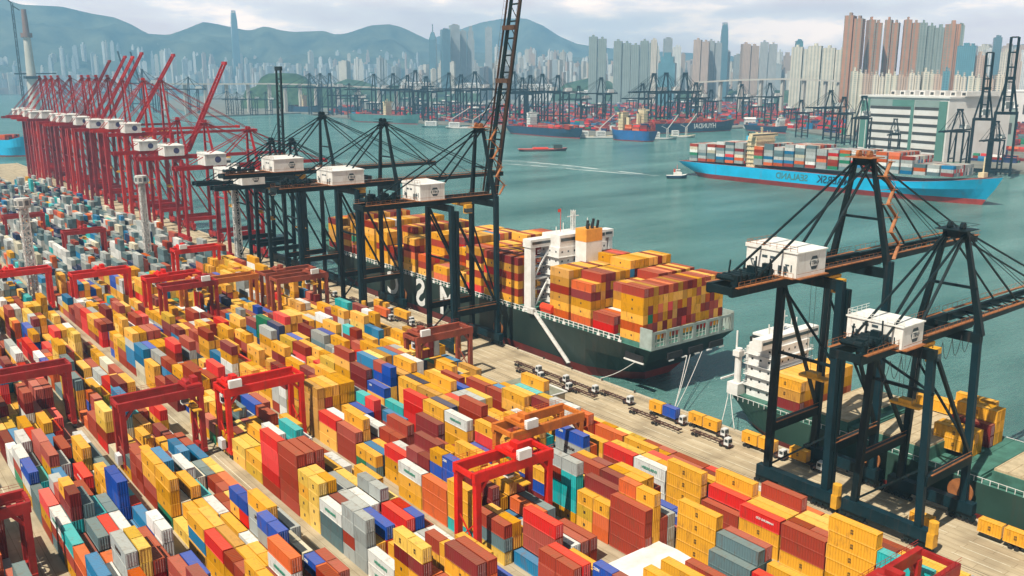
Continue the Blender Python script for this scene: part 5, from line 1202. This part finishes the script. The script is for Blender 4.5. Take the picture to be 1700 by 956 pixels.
# ------------------------------------------------------------------ cranes of the far terminal
proto = {}
def far_crane(px, ptop, pbase, up=False, label='', red=False, top=None, rz=math.pi, D=None):
    """copies of one simple crane; its boom points towards the water, that is at the viewer"""
    key = (up, red)
    if key not in proto:
        m = M_REDC if red else M_DARK; b = MB()
        t = empty('quay_crane', (0, 0, 0), label, 'quay crane', 'quay cranes of the terminal across the water')
        for sx in (0, -17):
            for sy in (-7, 7): b.bar((sx, sy, 0), (sx, sy, 46), 1.7)
            b.bar((sx, -8, 3), (sx, 8, 3), 1.4); b.bar((sx, -7, 45), (sx, 7, 45), 1.6)
        for sy in (-7, 7): b.bar((0, sy, 14), (-17, sy, 14), 1.3); b.bar((0, sy, 15), (-17, sy, 44), .7)
        b.build('frame', m, t)
        b = MB()
        for s in (-2.4, 2.4): b.bar((-34, s, 47), (3, s, 47), 1.0, 2)
        b.build('girder', m, t)
        b = MB()
        for s in (-1, 1): b.bar((0, s * 6.6, 46), (-1.5, s * 2.0, 70), 1.4); b.bar((-1.5, s * 1.8, 70), (-17, s * 2.4, 47), .6); b.bar((-1.5, s * 1.8, 70), (-33, s * 2.4, 48), .4)
        b.bar((-1.5, -3.4, 70), (-1.5, 3.4, 70), 2.2); b.build('apex_frame', m, t)
        b = MB(); b.box(-25, -14, -4, 4, 48, 53); b.build('machine_house', M_HOUSE if not up else M_HOUSE, t)
        b = MB(); e_ = (14, 98) if up else (48, 47)
        for s in (-2.4, 2.4): b.bar((3, s, 47), (e_[0], s, e_[1]), 1.2, 1.8)
        for k in range(1, 6): f = k / 5; b.bar((3 + (e_[0] - 3) * f, -2.4, 47 + (e_[1] - 47) * f), (3 + (e_[0] - 3) * f, 2.4, 47 + (e_[1] - 47) * f), 1.0)
        bo = b.build('boom', m, t)
        b = MB()
        if not up:
            for s in (-1, 1): b.bar((-1.5, s * 1.8, 70), (24, s * 2.4, 48), .35); b.bar((-1.5, s * 1.8, 70), (44, s * 2.4, 48), .35)
        else: b.bar((-1.5, 0, 70), (9, 0, 80), .4)
        b.build('forestay', m, t)
        proto[key] = t; first = True; o = t
    else: o = copy_tree(proto[key])
    Dg = D or 85 * 1.0 / max(1e-3, 1) and None
    if D is None:
        p = ground(px, pbase, 0); D = math.hypot(p.x, p.y)
    p = at(px, ptop, D); s = p.z / (98 if up else 71)
    o.location = (p.x, p.y, -.4); o.scale = (s, s, s); o.rotation_euler.z = rz; o['label'] = label
    return o
lst = [(512, 121, 190), (530, 121, 190), (546, 121, 191), (578, 138, 196), (619, 122, 198), (651, 121, 199), (675, 124, 199), (688, 116, 197), (706, 126, 201), (744, 120, 200), (764, 123, 202), (787, 118, 203),
       (851, 118, 206), (866, 128, 206), (879, 124, 208), (899, 122, 208), (925, 124, 208), (997, 128, 206), (1066, 138, 210), (1085, 121, 212), (1105, 120, 212), (1137, 120, 213), (1155, 136, 213), (1231, 139, 205), (1278, 137, 205),
       (1180, 148, 205), (1330, 165, 228), (1379, 149, 232), (1401, 160, 240), (260, 128, 186), (311, 127, 188), (375, 150, 190), (392, 152, 190), (415, 150, 191), (440, 152, 191), (590, 146, 196), (960, 142, 207)]
for k, (px, a, b_) in enumerate(lst):
    far_crane(px, a, b_, False, 'dark crane of the far terminal, %s from the left of those with lowered booms' % num(sorted(x[0] for x in lst).index(px) + 1), rz=math.pi + rng.uniform(-.12, .12))
for (px, a, b_, lab) in ((210, 85, 186, 'dark far crane with raised boom rising behind the tall red cranes, left one'), (231, 86, 187, 'dark far crane with raised boom rising behind the tall red cranes, right one'), (1645, 87, 290, 'tall dark crane with raised boom at the right edge, left of the pair'), (1686, 62, 292, 'tall dark crane with raised boom at the right edge, right of the pair')):
    far_crane(px, a, b_, True, lab, rz=math.pi + (.4 if px > 1000 else 0))
for (px, a, b_, lab) in ((1435, 158, 262, 'dark crane in front of the left corner of the slatted warehouse'), (1487, 196, 270, 'low dark crane in front of the middle of the slatted warehouse'), (1594, 180, 284, 'dark crane standing before the blank end of the slatted warehouse'), (1655, 200, 290, 'dark crane with lowered boom between the tall raised pair')):
    far_crane(px, a, b_, False, lab, rz=math.pi + (.35 if px < 1500 else .1))

# ------------------------------------------------------------------ gantries and tall lamp posts of the far terminal
fg = None
spots_ = sorted((rng.uniform(545, 1405), rng.uniform(172, 205)) for _ in range(44)); n_ = 0
for px, py in spots_:
    if py > edge_y(px) - 5: py = edge_y(px) - 8
    p = ground(px, py); n_ += 1
    lab = 'dark far gantry over red boxes across the water, number %s from the left' % num(n_)
    if fg is None:
        fg = empty('yard_gantry', p, lab, 'yard gantry', 'gantries of the far terminal')
        b = MB()
        for sx in (-13, 13):
            for sy in (-5, 5): b.bar((sx, sy, 0), (sx, sy, 25), 1.8)
            b.bar((sx, -6, 1.5), (sx, 6, 1.5), 1.5); b.build('leg_frame', M_DARK, fg); b = MB()
        b = MB(); b.box(-15, 15, -6, -4, 25, 28); b.box(-15, 15, 4, 6, 25, 28); b.box(-15, -13.5, -4, 4, 25, 27); b.box(13.5, 15, -4, 4, 25, 27); b.build('girder', M_DARK, fg)
        b = MB(); b.box(-5, 2, -6, 6, 28.2, 31); b.build('trolley', M_HOUSE, fg)
    else: o = copy_tree(fg, loc=p, label=lab, rz=rng.uniform(-.1, .1))
# ------------------------------------------------------------------ buildings
def tower_mat(name, wall, glass, sx, sz, rough=.7, wide=.5):
    if name in MATS: return MATS[name]
    m = bpy.data.materials.new(name); m.use_nodes = True; t = m.node_tree; b = t.nodes['Principled BSDF']; b.inputs['Roughness'].default_value = rough; lk = t.links.new
    c = N(t, 'ShaderNodeTexCoord'); sp = N(t, 'ShaderNodeSeparateXYZ'); lk(c.outputs['Object'], sp.inputs[0])
    ad = N(t, 'ShaderNodeMath', operation='ADD'); lk(sp.outputs['X'], ad.inputs[0]); lk(sp.outputs['Y'], ad.inputs[1])
    def band(o_, per, w):
        d = N(t, 'ShaderNodeMath', operation='DIVIDE'); lk(o_, d.inputs[0]); d.inputs[1].default_value = per; f = N(t, 'ShaderNodeMath', operation='FRACT'); lk(d.outputs[0], f.inputs[0])
        g_ = N(t, 'ShaderNodeMath', operation='LESS_THAN'); lk(f.outputs[0], g_.inputs[0]); g_.inputs[1].default_value = w; return g_.outputs[0]
    a1 = band(ad.outputs[0], sx, wide); a2 = band(sp.outputs['Z'], sz, .6); mu = N(t, 'ShaderNodeMath', operation='MULTIPLY'); lk(a1, mu.inputs[0]); lk(a2, mu.inputs[1])
    mx_ = N(t, 'ShaderNodeMixRGB'); lk(mu.outputs[0], mx_.inputs[0]); mx_.inputs[1].default_value = (*wall, 1); mx_.inputs[2].default_value = (*glass, 1); 
    ns = N(t, 'ShaderNodeTexNoise'); ns.inputs['Scale'].default_value = .05; lk(c.outputs['Object'], ns.inputs['Vector']); hs = N(t, 'ShaderNodeHueSaturation'); mr = N(t, 'ShaderNodeMapRange'); mr.inputs[3].default_value = .75; mr.inputs[4].default_value = 1.25
    lk(ns.outputs['Fac'], mr.inputs[0]); lk(mr.outputs[0], hs.inputs['Value']); lk(mx_.outputs[0], hs.inputs['Color']); lk(hs.outputs[0], b.inputs['Base Color'])
    MATS[name] = m; return m
TM = [tower_mat('tower_cream', (.62, .56, .46), (.20, .22, .23), 4.5, 3.0), tower_mat('tower_white', (.70, .68, .64), (.22, .27, .30), 5.5, 3.0), tower_mat('tower_pink', (.50, .37, .29), (.20, .18, .18), 4.5, 3.0),
      tower_mat('tower_glass', (.10, .20, .25), (.05, .12, .17), 3.0, 3.6, .25), tower_mat('tower_grey', (.38, .40, .40), (.13, .17, .20), 4.0, 3.2), tower_mat('tower_teal', (.10, .25, .31), (.06, .15, .20), 3.4, 3.4, .3)]
TP = [tower_mat('tower_salmon_bands', (.40, .19, .105), (.17, .22, .20), 9, 3.0, .7, .40), tower_mat('tower_grey_green', (.25, .30, .28), (.13, .18, .18), 6, 3.0), tower_mat('tower_cream_bands', (.60, .56, .46), (.26, .31, .29), 7.5, 3.0, .7, .45)]
def tower_shape(kind, w, d, h):
    b = MB()
    if kind == 'cross':
        b.box(-w / 2, w / 2, -d * .22, d * .22, 0, h); b.box(-w * .22, w * .22, -d / 2, d / 2, 0, h * 1.001); b.box(-w * .33, w * .33, -d * .33, d * .33, 0, h * .998); b.box(-w * .14, w * .14, -d * .14, d * .14, h, h + 7)
    elif kind == 'slab': b.box(-w / 2, w / 2, -d / 2, d / 2, 0, h); b.box(-w * .2, w * .1, -d * .3, d * .3, h, h + 5); b.box(w * .2, w * .35, -d * .3, d * .3, h, h + 4)
    elif kind == 'step': b.box(-w / 2, w / 2, -d / 2, d / 2, 0, h * .82); b.box(-w * .38, w * .38, -d * .38, d * .38, h * .82, h * .93); b.box(-w * .22, w * .22, -d * .22, d * .22, h * .93, h)
    elif kind == 'spire': b.box(-w / 2, w / 2, -d / 2, d / 2, 0, h * .8); b.quadbox([(-w/2, -d/2, h*.8), (w/2, -d/2, h*.8), (w/2, d/2, h*.8), (-w/2, d/2, h*.8), (-w*.2, -d*.2, h*.9), (w*.2, -d*.2, h*.9), (w*.2, d*.2, h*.9), (-w*.2, d*.2, h*.9)]); b.tube((0, 0, h * .9), (0, 0, h), w * .07, 6)
    elif kind == 'fin':  # tapering shaft with a crown
        n = 10; zz = [0, h * .5, h * .75, h * .9, h * .97]; ww = [1, .97, .90, .78, .6]
        for (z0_, w0), (z1_, w1) in zip(zip(zz, ww), list(zip(zz, ww))[1:]):
            b.quadbox([(-w/2*w0, -d/2*w0, z0_), (w/2*w0, -d/2*w0, z0_), (w/2*w0, d/2*w0, z0_), (-w/2*w0, d/2*w0, z0_), (-w/2*w1, -d/2*w1, z1_), (w/2*w1, -d/2*w1, z1_), (w/2*w1, d/2*w1, z1_), (-w/2*w1, d/2*w1, z1_)])
        for k in range(4): b.box(-w * .3 + k * w * .17, -w * .3 + k * w * .17 + w * .07, -d * .2, d * .2, h * .97, h)
    elif kind == 'ridge':   # a row of joined point blocks
        n = max(2, int(w / 26)); 
        for k in range(n): x0 = -w / 2 + k * w / n; o_ = (k % 2) * d * .12; b.box(x0 + .02 * w / n, x0 + .94 * w / n, -d / 2 + o_, d / 2 - o_, 0, h * (1 - .03 * (k % 3))); b.box(x0 + .35 * w / n, x0 + .6 * w / n, -d * .2, d * .2, h * (1 - .03 * (k % 3)), h * (1 - .03 * (k % 3)) + 6)
    return b
def building(px, ptop, wpx, D, kind, m, label, group=None, rz=None, depth=None, name='high_rise', base=-2.0):
    p = at(px, ptop, D); w = wpx / F_PX * D * 1.02; d = depth or min(w, 40)
    b = tower_shape(kind, w, d, p.z - base); o = b.build(name, m, None, (p.x, p.y, base)); o.rotation_euler.z = rz if rz is not None else -math.atan2(p.x, p.y) + rng.uniform(-.25, .25)
    tag(o, label, 'building', group); return o
G_IS = 'hazy high rises at the foot of the island mountains'
shared = {}
def colour_word(m): return {'tower_cream': 'cream', 'tower_white': 'white', 'tower_pink': 'pinkish', 'tower_glass': 'dark glass', 'tower_grey': 'grey', 'tower_teal': 'teal'}[m.name]
def haze_towers(n, x0, x1, prof, D0, D1, label, mats, kinds=('slab', 'cross', 'step', 'slab'), wr=(4, 9), grp=G_IS, climb=0):
    made = []
    for i in range(n):
        px = x0 + (x1 - x0) * (i + rng.random()) / n
        for (a, ya), (b_, yb_) in zip(prof, prof[1:]):
            if a <= px <= b_: top = ya + (yb_ - ya) * (px - a) / (b_ - a); break
        top += rng.uniform(0, 42) * rng.random() - 4; D = rng.uniform(D0, D1)
        mi = rng.randrange(len(mats)); kd = rng.choice(kinds); key = (kd, mi, grp, rng.randrange(2))
        p = at(px, top, D); w = rng.uniform(*wr) / F_PX * D; h = p.z + 2
        if key not in shared:
            me = tower_shape(kd, 30, 30, 150).mesh('high_rise', mats[mi]); shared[key] = me
        o = bpy.data.objects.new('high_rise', shared[key]); COL.objects.link(o); o.location = (p.x, p.y, -2); o.scale = (w / 30, min(w, 40) / 30, h / 150)
        o.rotation_euler.z = -math.atan2(p.x, p.y) + rng.uniform(-.5, .5); tag(o, '%s %s tower, number %s from the left, %s' % (colour_word(mats[mi]), {'slab': 'slab', 'cross': 'cruciform', 'step': 'stepped'}[kd], num(i + 1), label), 'building', grp)
far_prof = [(-40, 105), (60, 92), (130, 74), (200, 72), (270, 84), (330, 92), (440, 96), (520, 88), (600, 84), (720, 92), (800, 90), (1000, 100), (1180, 104)]
haze_towers(56, -20, 330, far_prof, 5900, 6700, 'before the left hand mountain', [TM[0], TM[1], TM[4], TM[1]], wr=(3, 7), grp='hazy high rises before the left hand mountain')
haze_towers(52, 330, 700, far_prof, 5900, 6900, 'along the middle island shore', [TM[0], TM[1], TM[4], TM[2]], wr=(3, 8), grp='hazy high rises along the middle of the island shore')
haze_towers(30, 120, 480, [(0, 66), (500, 90)], 6700, 7050, 'part way up the slope', [TM[1], TM[0]], wr=(3, 6), grp='hazy high rises on the mountain slope')
haze_towers(40, 820, 1010, [(800, 80), (1020, 92)], 4300, 5200, 'under the rounded far mountain', [TM[0], TM[1], TM[2]], wr=(4, 9), grp='pale high rises under the rounded mountain')
haze_towers(30, 1090, 1410, [(1000, 78), (1420, 86)], 3300, 4200, 'between slabs and cream blocks', [TM[0], TM[1], TM[2], TM[4]], wr=(6, 14), grp='hazy high rises between slabs and cream blocks')
haze_towers(24, 1600, 1720, [(1500, 84), (1750, 76)], 2600, 3600, 'behind the tall crane booms', [TM[2], TM[1], TM[4], TM[0]], wr=(9, 18), grp='hazy high rises at the right edge')
haze_towers(16, 560, 850, [(500, 100), (900, 98)], 3400, 4300, 'before the waterfront glass cluster', [TM[1], TM[0], TM[4]], wr=(7, 14), grp='pale blocks before the glass towers')
def mass_city():
    Vb = MB(); r = random.Random(3)
    for k in range(2300):
        px = r.uniform(-30, 1420)
        lo = 118 if px < 900 else 112
        ptop = r.uniform(lo, 150) if px < 330 else r.uniform(lo - 14, 148); D = r.uniform(5700, 6600) if px < 700 else r.uniform(3700, 5200)
        p = at(px, ptop, D); w = r.uniform(3, 9) / F_PX * D / 2; d_ = w * r.uniform(.6, 1.4)
        Vb.box(p.x - w, p.x + w, p.y - d_, p.y + d_, -2, p.z, r.randrange(4))
    o = Vb.build('city_buildings', [TM[1], TM[0], TM[4], TM[2]], fix=False); tag(o, 'dense low city blocks in the haze behind the harbour', 'buildings', kind='stuff')
mass_city()
for args in ((387, 17, 10, 6100, 'fin', TM[3], 'very tall hazy tower with crown, highest on the island skyline'),
    (718, 40, 11, 3600, 'spire', TM[3], 'dark blue tower with thin spire left of the glass towers'), (739, 49, 13, 3600, 'slab', TM[3], 'dark glass tower just right of the spired one'),
    (754, 42, 14, 3650, 'slab', TM[4], 'tall pale glass tower, highest of the waterfront cluster'), (768, 52, 10, 3700, 'slab', TM[4], 'grey slab tower in the middle of the waterfront cluster'), (781, 43, 11, 3700, 'step', TM[4], 'pale grey tower left of the raised crane boom'), (811, 46, 11, 3800, 'slab', TM[4], 'hazy grey tower directly behind the raised crane boom'),
    (993, 61, 28, 2900, 'ridge', TP[1], 'grey green slab block standing alone, left of the wide one'), (1056, 68, 68, 2900, 'ridge', TP[1], 'wide grey green row of joined blocks'), (1086, 66, 9, 2850, 'slab', TM[0], 'narrow cream tower at the end of the wide grey row'),
    (1109, 64, 12, 3300, 'slab', TM[4], 'thin grey tower above the turquoise building'), (1109, 87, 26, 2600, 'step', TM[5], 'turquoise stepped building right of the grey rows'),
    (1166, 66, 24, 3000, 'ridge', TM[2], 'pinkish grey cluster, left of the pointed tower'), (1187, 68, 22, 3050, 'ridge', TM[4], 'grey cluster directly left of the pointed tower'), (1204, 37, 12, 3400, 'fin', TM[3], 'dark pointed tower standing above its neighbours'),
    (1246, 73, 26, 3000, 'ridge', TM[2], 'pale pink pair of blocks right of the pointed tower'), (1277, 70, 26, 3000, 'ridge', TM[4], 'greyish pair of blocks right of the pale pink pair'),
    (1335, 78, 34, 2500, 'ridge', TP[2], 'cream ribbed block with green roof box'), (1327, 68, 10, 2550, 'slab', TM[5], 'green roof tower above the cream ribbed block'), (1378, 76, 58, 2300, 'ridge', TP[2], 'wide cream ribbed housing block left of the salmon towers'),
    (1421, 26, 26, 1950, 'ridge', TP[0], 'tallest salmon tower, first from the left'), (1453, 33, 20, 2000, 'ridge', TP[0], 'salmon tower with grey face, second from the left'), (1483, 33, 20, 2050, 'ridge', TP[0], 'salmon tower, third from the left'),
    (1515, 33, 22, 2050, 'ridge', TP[0], 'salmon tower, fourth from the left beside the grey green block'), (1541, 38, 22, 2150, 'ridge', TP[1], 'grey green tower with pointed roofs, middle of the estate'), (1562, 46, 16, 2100, 'cross', TP[1], 'lower grey green tower beside the pale salmon one'),
    (1583, 40, 20, 2000, 'cross', TP[0], 'pale salmon tower, last before the glass block'), (1596, 42, 8, 2150, 'slab', TP[1], 'thin dark tower behind the pale salmon one'), (1607, 76, 24, 1900, 'slab', TM[5], 'blue glass block right of the salmon towers'),
    (1627, 92, 14, 1900, 'cross', TM[2], 'short pinkish tower right of the blue glass block'), (1657, 62, 10, 2300, 'slab', TM[3], 'dark slim tower between the two tall crane booms'), (1672, 86, 14, 2200, 'cross', TM[0], 'pale tower right of the dark slim one')):
    building(*args)
for k, (px, top) in enumerate(((1424, 118), (1442, 122), (1460, 124), (1481, 122), (1500, 124), (1520, 121), (1542, 119), (1562, 123), (1596, 124), (1620, 126), (1642, 128), (1664, 124))):
    building(px, top, 17, 1500, 'ridge', (TP[2], TM[2], TM[0])[k % 3], 'low ribbed block in front of the salmon towers, %s from the left' % ordn[k] if k < 10 else 'low ribbed block in front, %s from the left' % num(k + 1), 'low ribbed blocks below the salmon towers')
building(1572, 118, 9, 1300, 'slab', TM[5], 'turquoise glass block peeping over the warehouse roof')
# --- slatted warehouse
wl = ground(1421, 254, 0); wr_ = ground(1566, 268, 0)
ux = (wr_ - wl); Wd = ux.length; yaw = math.atan2(ux.y, ux.x); back = Vector((-math.sin(yaw), math.cos(yaw), 0)); Hh = at(1421, 160, math.hypot(wl.x, wl.y)).z
t = empty('warehouse', (wl.x, wl.y, 0), 'large white warehouse with dark slatted decks and green columns', 'warehouse', None, yaw)
M_WHW = mat('warehouse_white', (.74, .72, .70), .8, 0, .06, .05); M_WHG = mat('warehouse_green', (.10, .24, .20), .6, 0, .08, .05); M_WHGL = mat('warehouse_glass', (.26, .34, .32), .3, 0, .06, .05); M_SLOT = mat('warehouse_opening', (.06, .055, .05), .9, 0, .1, .1)
b = MB(); b.box(0, Wd, 0, 95, -.4, Hh); b.build('wall', M_WHW, t)
b = MB(); nfl = 6; fh = (Hh - 12) / nfl
for k in range(nfl):
    z = 3 + k * fh
    for (a, c) in ((.13, .60), (.64, .90)): b.box(Wd * a, Wd * c, -.25, .2, z + fh * .58, z + fh * .92)
b.each('opening', M_SLOT, t)
b = MB(); b.box(Wd * .10, Wd * .125, -.9, 0, 0, Hh - 2); b.box(Wd * .605, Wd * .635, -.9, 0, 0, Hh - 2); b.box(Wd * .905, Wd * .985, -1.2, 0, 0, Hh - 3); b.each('column', M_WHG, t)
b = MB(); b.box(Wd * .12, Wd * .39, -.35, .1, Hh - 9.5, Hh - 2.5); b.box(Wd * .64, Wd * .9, -.35, .1, Hh - 9.5, Hh - 2.5); b.each('window', M_WHGL, t)
b = MB(); b.box(Wd * .39, Wd * .6, -.36, .1, Hh - 9.5, Hh - 2.5); b.box(Wd * .02, Wd * .085, -.36, .1, 8, Hh - 4); b.each('panel', M_WHG, t)
b = MB(); b.box(-1, Wd + 1, -1.5, 96, Hh, Hh + 2)
for k in range(8): x = Wd * (.2 + .11 * k); b.box(x, x + 7, 20, 70, Hh + 2, Hh + 7)
rf = b.build('roof', M_WHW, t)
b = MB()
for k in range(8): x = Wd * (.2 + .11 * k); b.box(x + 1.4, x + 5.6, 19.8, 20.2, Hh + 3, Hh + 5.8)
b.each('opening', M_SLOT, rf)
for k, (px, pt, wp, D, dp, lab, m_) in enumerate(((1668, 150, 76, 1900, 60, 'long white shed behind the warehouse at the right edge', M_WHW), (1645, 176, 60, 1300, 50, 'low grey shed behind the tall crane booms', M_WHGL),
        (1160, 147, 22, 1500, 30, 'small white office block on the far terminal', M_WHW), (700, 137, 62, 1750, 30, 'long cream shed on the far terminal behind the derrick barges', M_WHW), (775, 138, 40, 1700, 30, 'cream shed beside the long one on the far terminal', M_WHW),
        (890, 140, 50, 1700, 30, 'white shed right of the raised boom', M_WHW), (955, 152, 30, 1500, 30, 'white storage block in front of the red stacks', M_WHW), (985, 150, 30, 1500, 30, 'pale silo block right of the white storage block', M_WHW), (1040, 151, 34, 1500, 30, 'white shed above the bright blue ship', M_WHW),
        (1196, 142, 20, 1450, 22, 'white control building between the far cranes', M_WHW), (1245, 196, 16, 1250, 16, 'white building on the far quay behind the light blue ship', M_WHW), (1392, 165, 14, 1900, 20, 'white tower building left of the warehouse', M_WHW), (1250, 158, 60, 1400, 30, 'pale terminal sheds behind the far cranes', M_WHW))):
    if k not in (0, 1): D = min(3600, 130050 / (pt + 13 - 130)) if D > 950 else D
    p = at(px, pt, D); w = wp / F_PX * D; zb_ = max(-.4, p.z - 46); b = MB(); b.box(-w / 2, w / 2, -dp / 2, dp / 2, -.4, p.z - 1.5); o = b.build('shed', m_, None, (p.x, p.y, 0)); o.rotation_euler.z = -math.atan2(p.x, p.y) + .15; tag(o, lab, 'building')
    b = MB(); b.quadbox([(-w/2-1, -dp/2-1, p.z-1.5), (w/2+1, -dp/2-1, p.z-1.5), (w/2+1, dp/2+1, p.z-1.5), (-w/2-1, dp/2+1, p.z-1.5), (-w/2-1, -1, p.z+1.5), (w/2+1, -1, p.z+1.5), (w/2+1, 1, p.z+1.5), (-w/2-1, 1, p.z+1.5)]); b.build('roof', M_WHW, o)
    b = MB(); n_ = max(3, int(w / 12))
    for q_ in range(n_): x = -w / 2 + (q_ + .5) * w / n_; b.box(x - 2.2, x + 2.2, -dp / 2 - .2, -dp / 2 + .1, max(1, p.z * .35), max(3, p.z * .62))
    b.build('window', M_SLOT, o)
# --- viaduct
M_VIA = mat('viaduct_concrete', (.52, .50, .45), .85, 0, .08, .05)
def viaduct(pts, D, label, piers, zb=-3):
    t = empty('viaduct', (0, 0, 0), label, 'bridge'); P3 = [at(x, y, D) for x, y in pts]; b = MB()
    for a, c in zip(P3, P3[1:]): b.bar(a, c, 16, 3.5); 
    b.build('deck', M_VIA, t); n = 0
    for k in range(piers):
        f = (k + .5) / piers * (len(P3) - 1); i = int(f); p = P3[i].lerp(P3[i + 1], f - i); b = MB(); b.box(p.x - 4, p.x + 4, p.y - 3, p.y + 3, zb, p.z - 1.5); b.build('pier', M_VIA, t)
viaduct([(255, 139), (350, 139.5), (450, 139), (520, 140.5), (620, 145), (700, 152)], 2450, 'long elevated road bridge crossing in front of the island skyline', 14)
viaduct([(1150, 137), (1220, 133), (1300, 131), (1380, 134), (1420, 138)], 2200, 'arched elevated road in front of the cream blocks', 9, -1)
# --- unfinished bridge tower with climbing cranes
M_FORM = mat('formwork_brown', (.24, .14, .11), .8, 0, .1, .05); D_ = 2350; p0 = at(52, 126, D_); pt_ = at(48, 10, D_)
t = empty('bridge_tower', (p0.x, p0.y, 0), 'tall tapering concrete bridge tower under construction at the far left', 'bridge tower')
b = MB(); hT = pt_.z; b.tube((0, 0, -3), (0, 0, hT * .72), 13, 20, r2=7.5); b.build('shaft', M_VIA, t)
b = MB(); b.tube((0, 0, hT * .72), (0, 0, hT * .76), 12, 16); b.tube((0, 0, hT * .76), (0, 0, hT * .97), 7, 16, r2=5); b.build('climbing_form', M_FORM, t)
b = MB(); b.lattice((-22, 0, -3), (-22, 0, hT * 1.02), 4, 26, .9); b.bar((-22, 0, hT * 1.02), (-52, 0, hT * 1.14), 2.4); b.bar((-22, 0, hT * 1.0), (-8, 0, hT * .96), 2.0); b.build('tower_crane', M_DARK, t)
b = MB(); b.bar((-34, 0, 95), (-6, 0, 95), 3); b.bar((6, 0, 95), (52, 0, 96), 2.5); b.box(-14, 14, -14, 14, 84, 90); b.build('work_platform', M_DARK, t)

# ------------------------------------------------------------------ pick the 300 containers that show largest; the rest is one mass
def score(r):
    x, y, z, yaw, L_, c, info, sides, w = r[:9]
    if info is None: return 0
    p = proj((x, y, z + 1.3))
    if p is None or not (-15 < p[0] < 1715 and 20 < p[1] < 968): return 0
    d2 = x * x + y * y + (CAM_H - z) ** 2; d = math.sqrt(d2); s = 0
    if sides[0]: s += CW * L_ * (CAM_H - z) / d / d2
    if sides[1]: s += CH * L_ * x / d / d2 * .8
    if sides[2]: s += CW * CH * y / d / d2 * .8
    return s * w
order = sorted(range(len(REC)), key=lambda i: -score(REC[i]))
single = set(order[:300])
for i in order[:300]:
    x, y, z, yaw, L_, c, info, sides, w = REC[i][:9]
    o = bpy.data.objects.new('shipping_container', cont_mesh(L_, c)); COL.objects.link(o); o.location = (x, y, z)
    tag(o, cont_label(c, L_, info), 'container', 'containers stacked on the green ships' if info[0] in 'so' else 'containers stacked in the yard')
    if sides[2] and rng.random() < .75:
        d = bpy.data.objects.new('door', door_mesh(c)); COL.objects.link(d); d.parent = o; d.location = (0, -L_ / 2 - .0, 0)
    if sides[1]:
        sx = -CW / 2 - .028
        if c in ('yellow', 'ochre', 'pale yellow'): mark(o, EMB, sx, 0, 1.35)
        elif c == 'bright red' and rng.random() < .45: mark(o, tm('HAMBURG S\u00dcD', .55 if L_ > 6 else .38, WM), sx, -1.2 if L_ > 6 else 0, 1.5, 'lettering')
        elif c == 'white' and L_ > 6 and rng.random() < .6: mark(o, tm('EVERGREEN', .8, GM), sx, 0, 1.3, 'lettering')
        elif c == 'grey' and L_ > 6 and rng.random() < .6: mark(o, tm('MAERSK', .9, KM), sx, 0, 1.3, 'lettering')
        elif c == 'blue' and rng.random() < .5: mark(o, tm('MSC', .7, WM), sx, L_ * .3, 1.8, 'lettering')
V = []; Fc = []; cols = []
ins = .045
embm = MB()
for i in range(len(REC)):
    if i in single: continue
    r = REC[i]; x, y, z, yaw, L_, c, info, sides, w = r[:9]; hh = r[9] if len(r) > 9 else 1
    for k in range(hh):
        if k: c = pick(P_SHORE) if rng.random() < .5 else c
        n = len(V); a = CW / 2 if L_ < 11 else 1.25; h = CH; zz = z + k * CH * 1.012; ca, sa = math.cos(yaw), math.sin(yaw)
        for (px_, py_, pz) in ((-a, -L_/2, 0), (a, -L_/2, 0), (a, L_/2, 0), (-a, L_/2, 0), (-a, -L_/2, h), (a, -L_/2, h), (a, L_/2, h), (-a, L_/2, h)):
            V.append((x + px_ * ca - py_ * sa, y + px_ * sa + py_ * ca, zz + pz))
        for f in ((4, 5, 6, 7), (0, 1, 5, 4), (1, 2, 6, 5), (2, 3, 7, 6), (3, 0, 4, 7)): Fc.append(tuple(n + q_ for q_ in f)); cols.append(PAL[c])
        if c in ('yellow', 'pale yellow', 'ochre') and sides[1] and info is not None and yaw == 0 and y < 330:   # the dark mark on its long side
            embm.box(x - a - .02, x - a + .01, y - .26, y + .26, zz + 1.05, zz + 1.65)
me = bpy.data.meshes.new('stacked_containers'); me.from_pydata(V, [], Fc); me.materials.append(M_CONT); me.update(); colour_mesh(me, cols)
nv = len(V); print('containers', len(REC), 'mass faces', len(Fc), 'dup labels', [k for k, v in used_labels.items() if v > 1][:5])
o = bpy.data.objects.new('stacked_containers', me); COL.objects.link(o); tag(o, 'all the smaller looking containers stacked in the yard, aboard ships and across the water', 'containers', kind='stuff')
e_ = embm.build('emblem', KM, o)
for o_ in SC.objects:
    pass
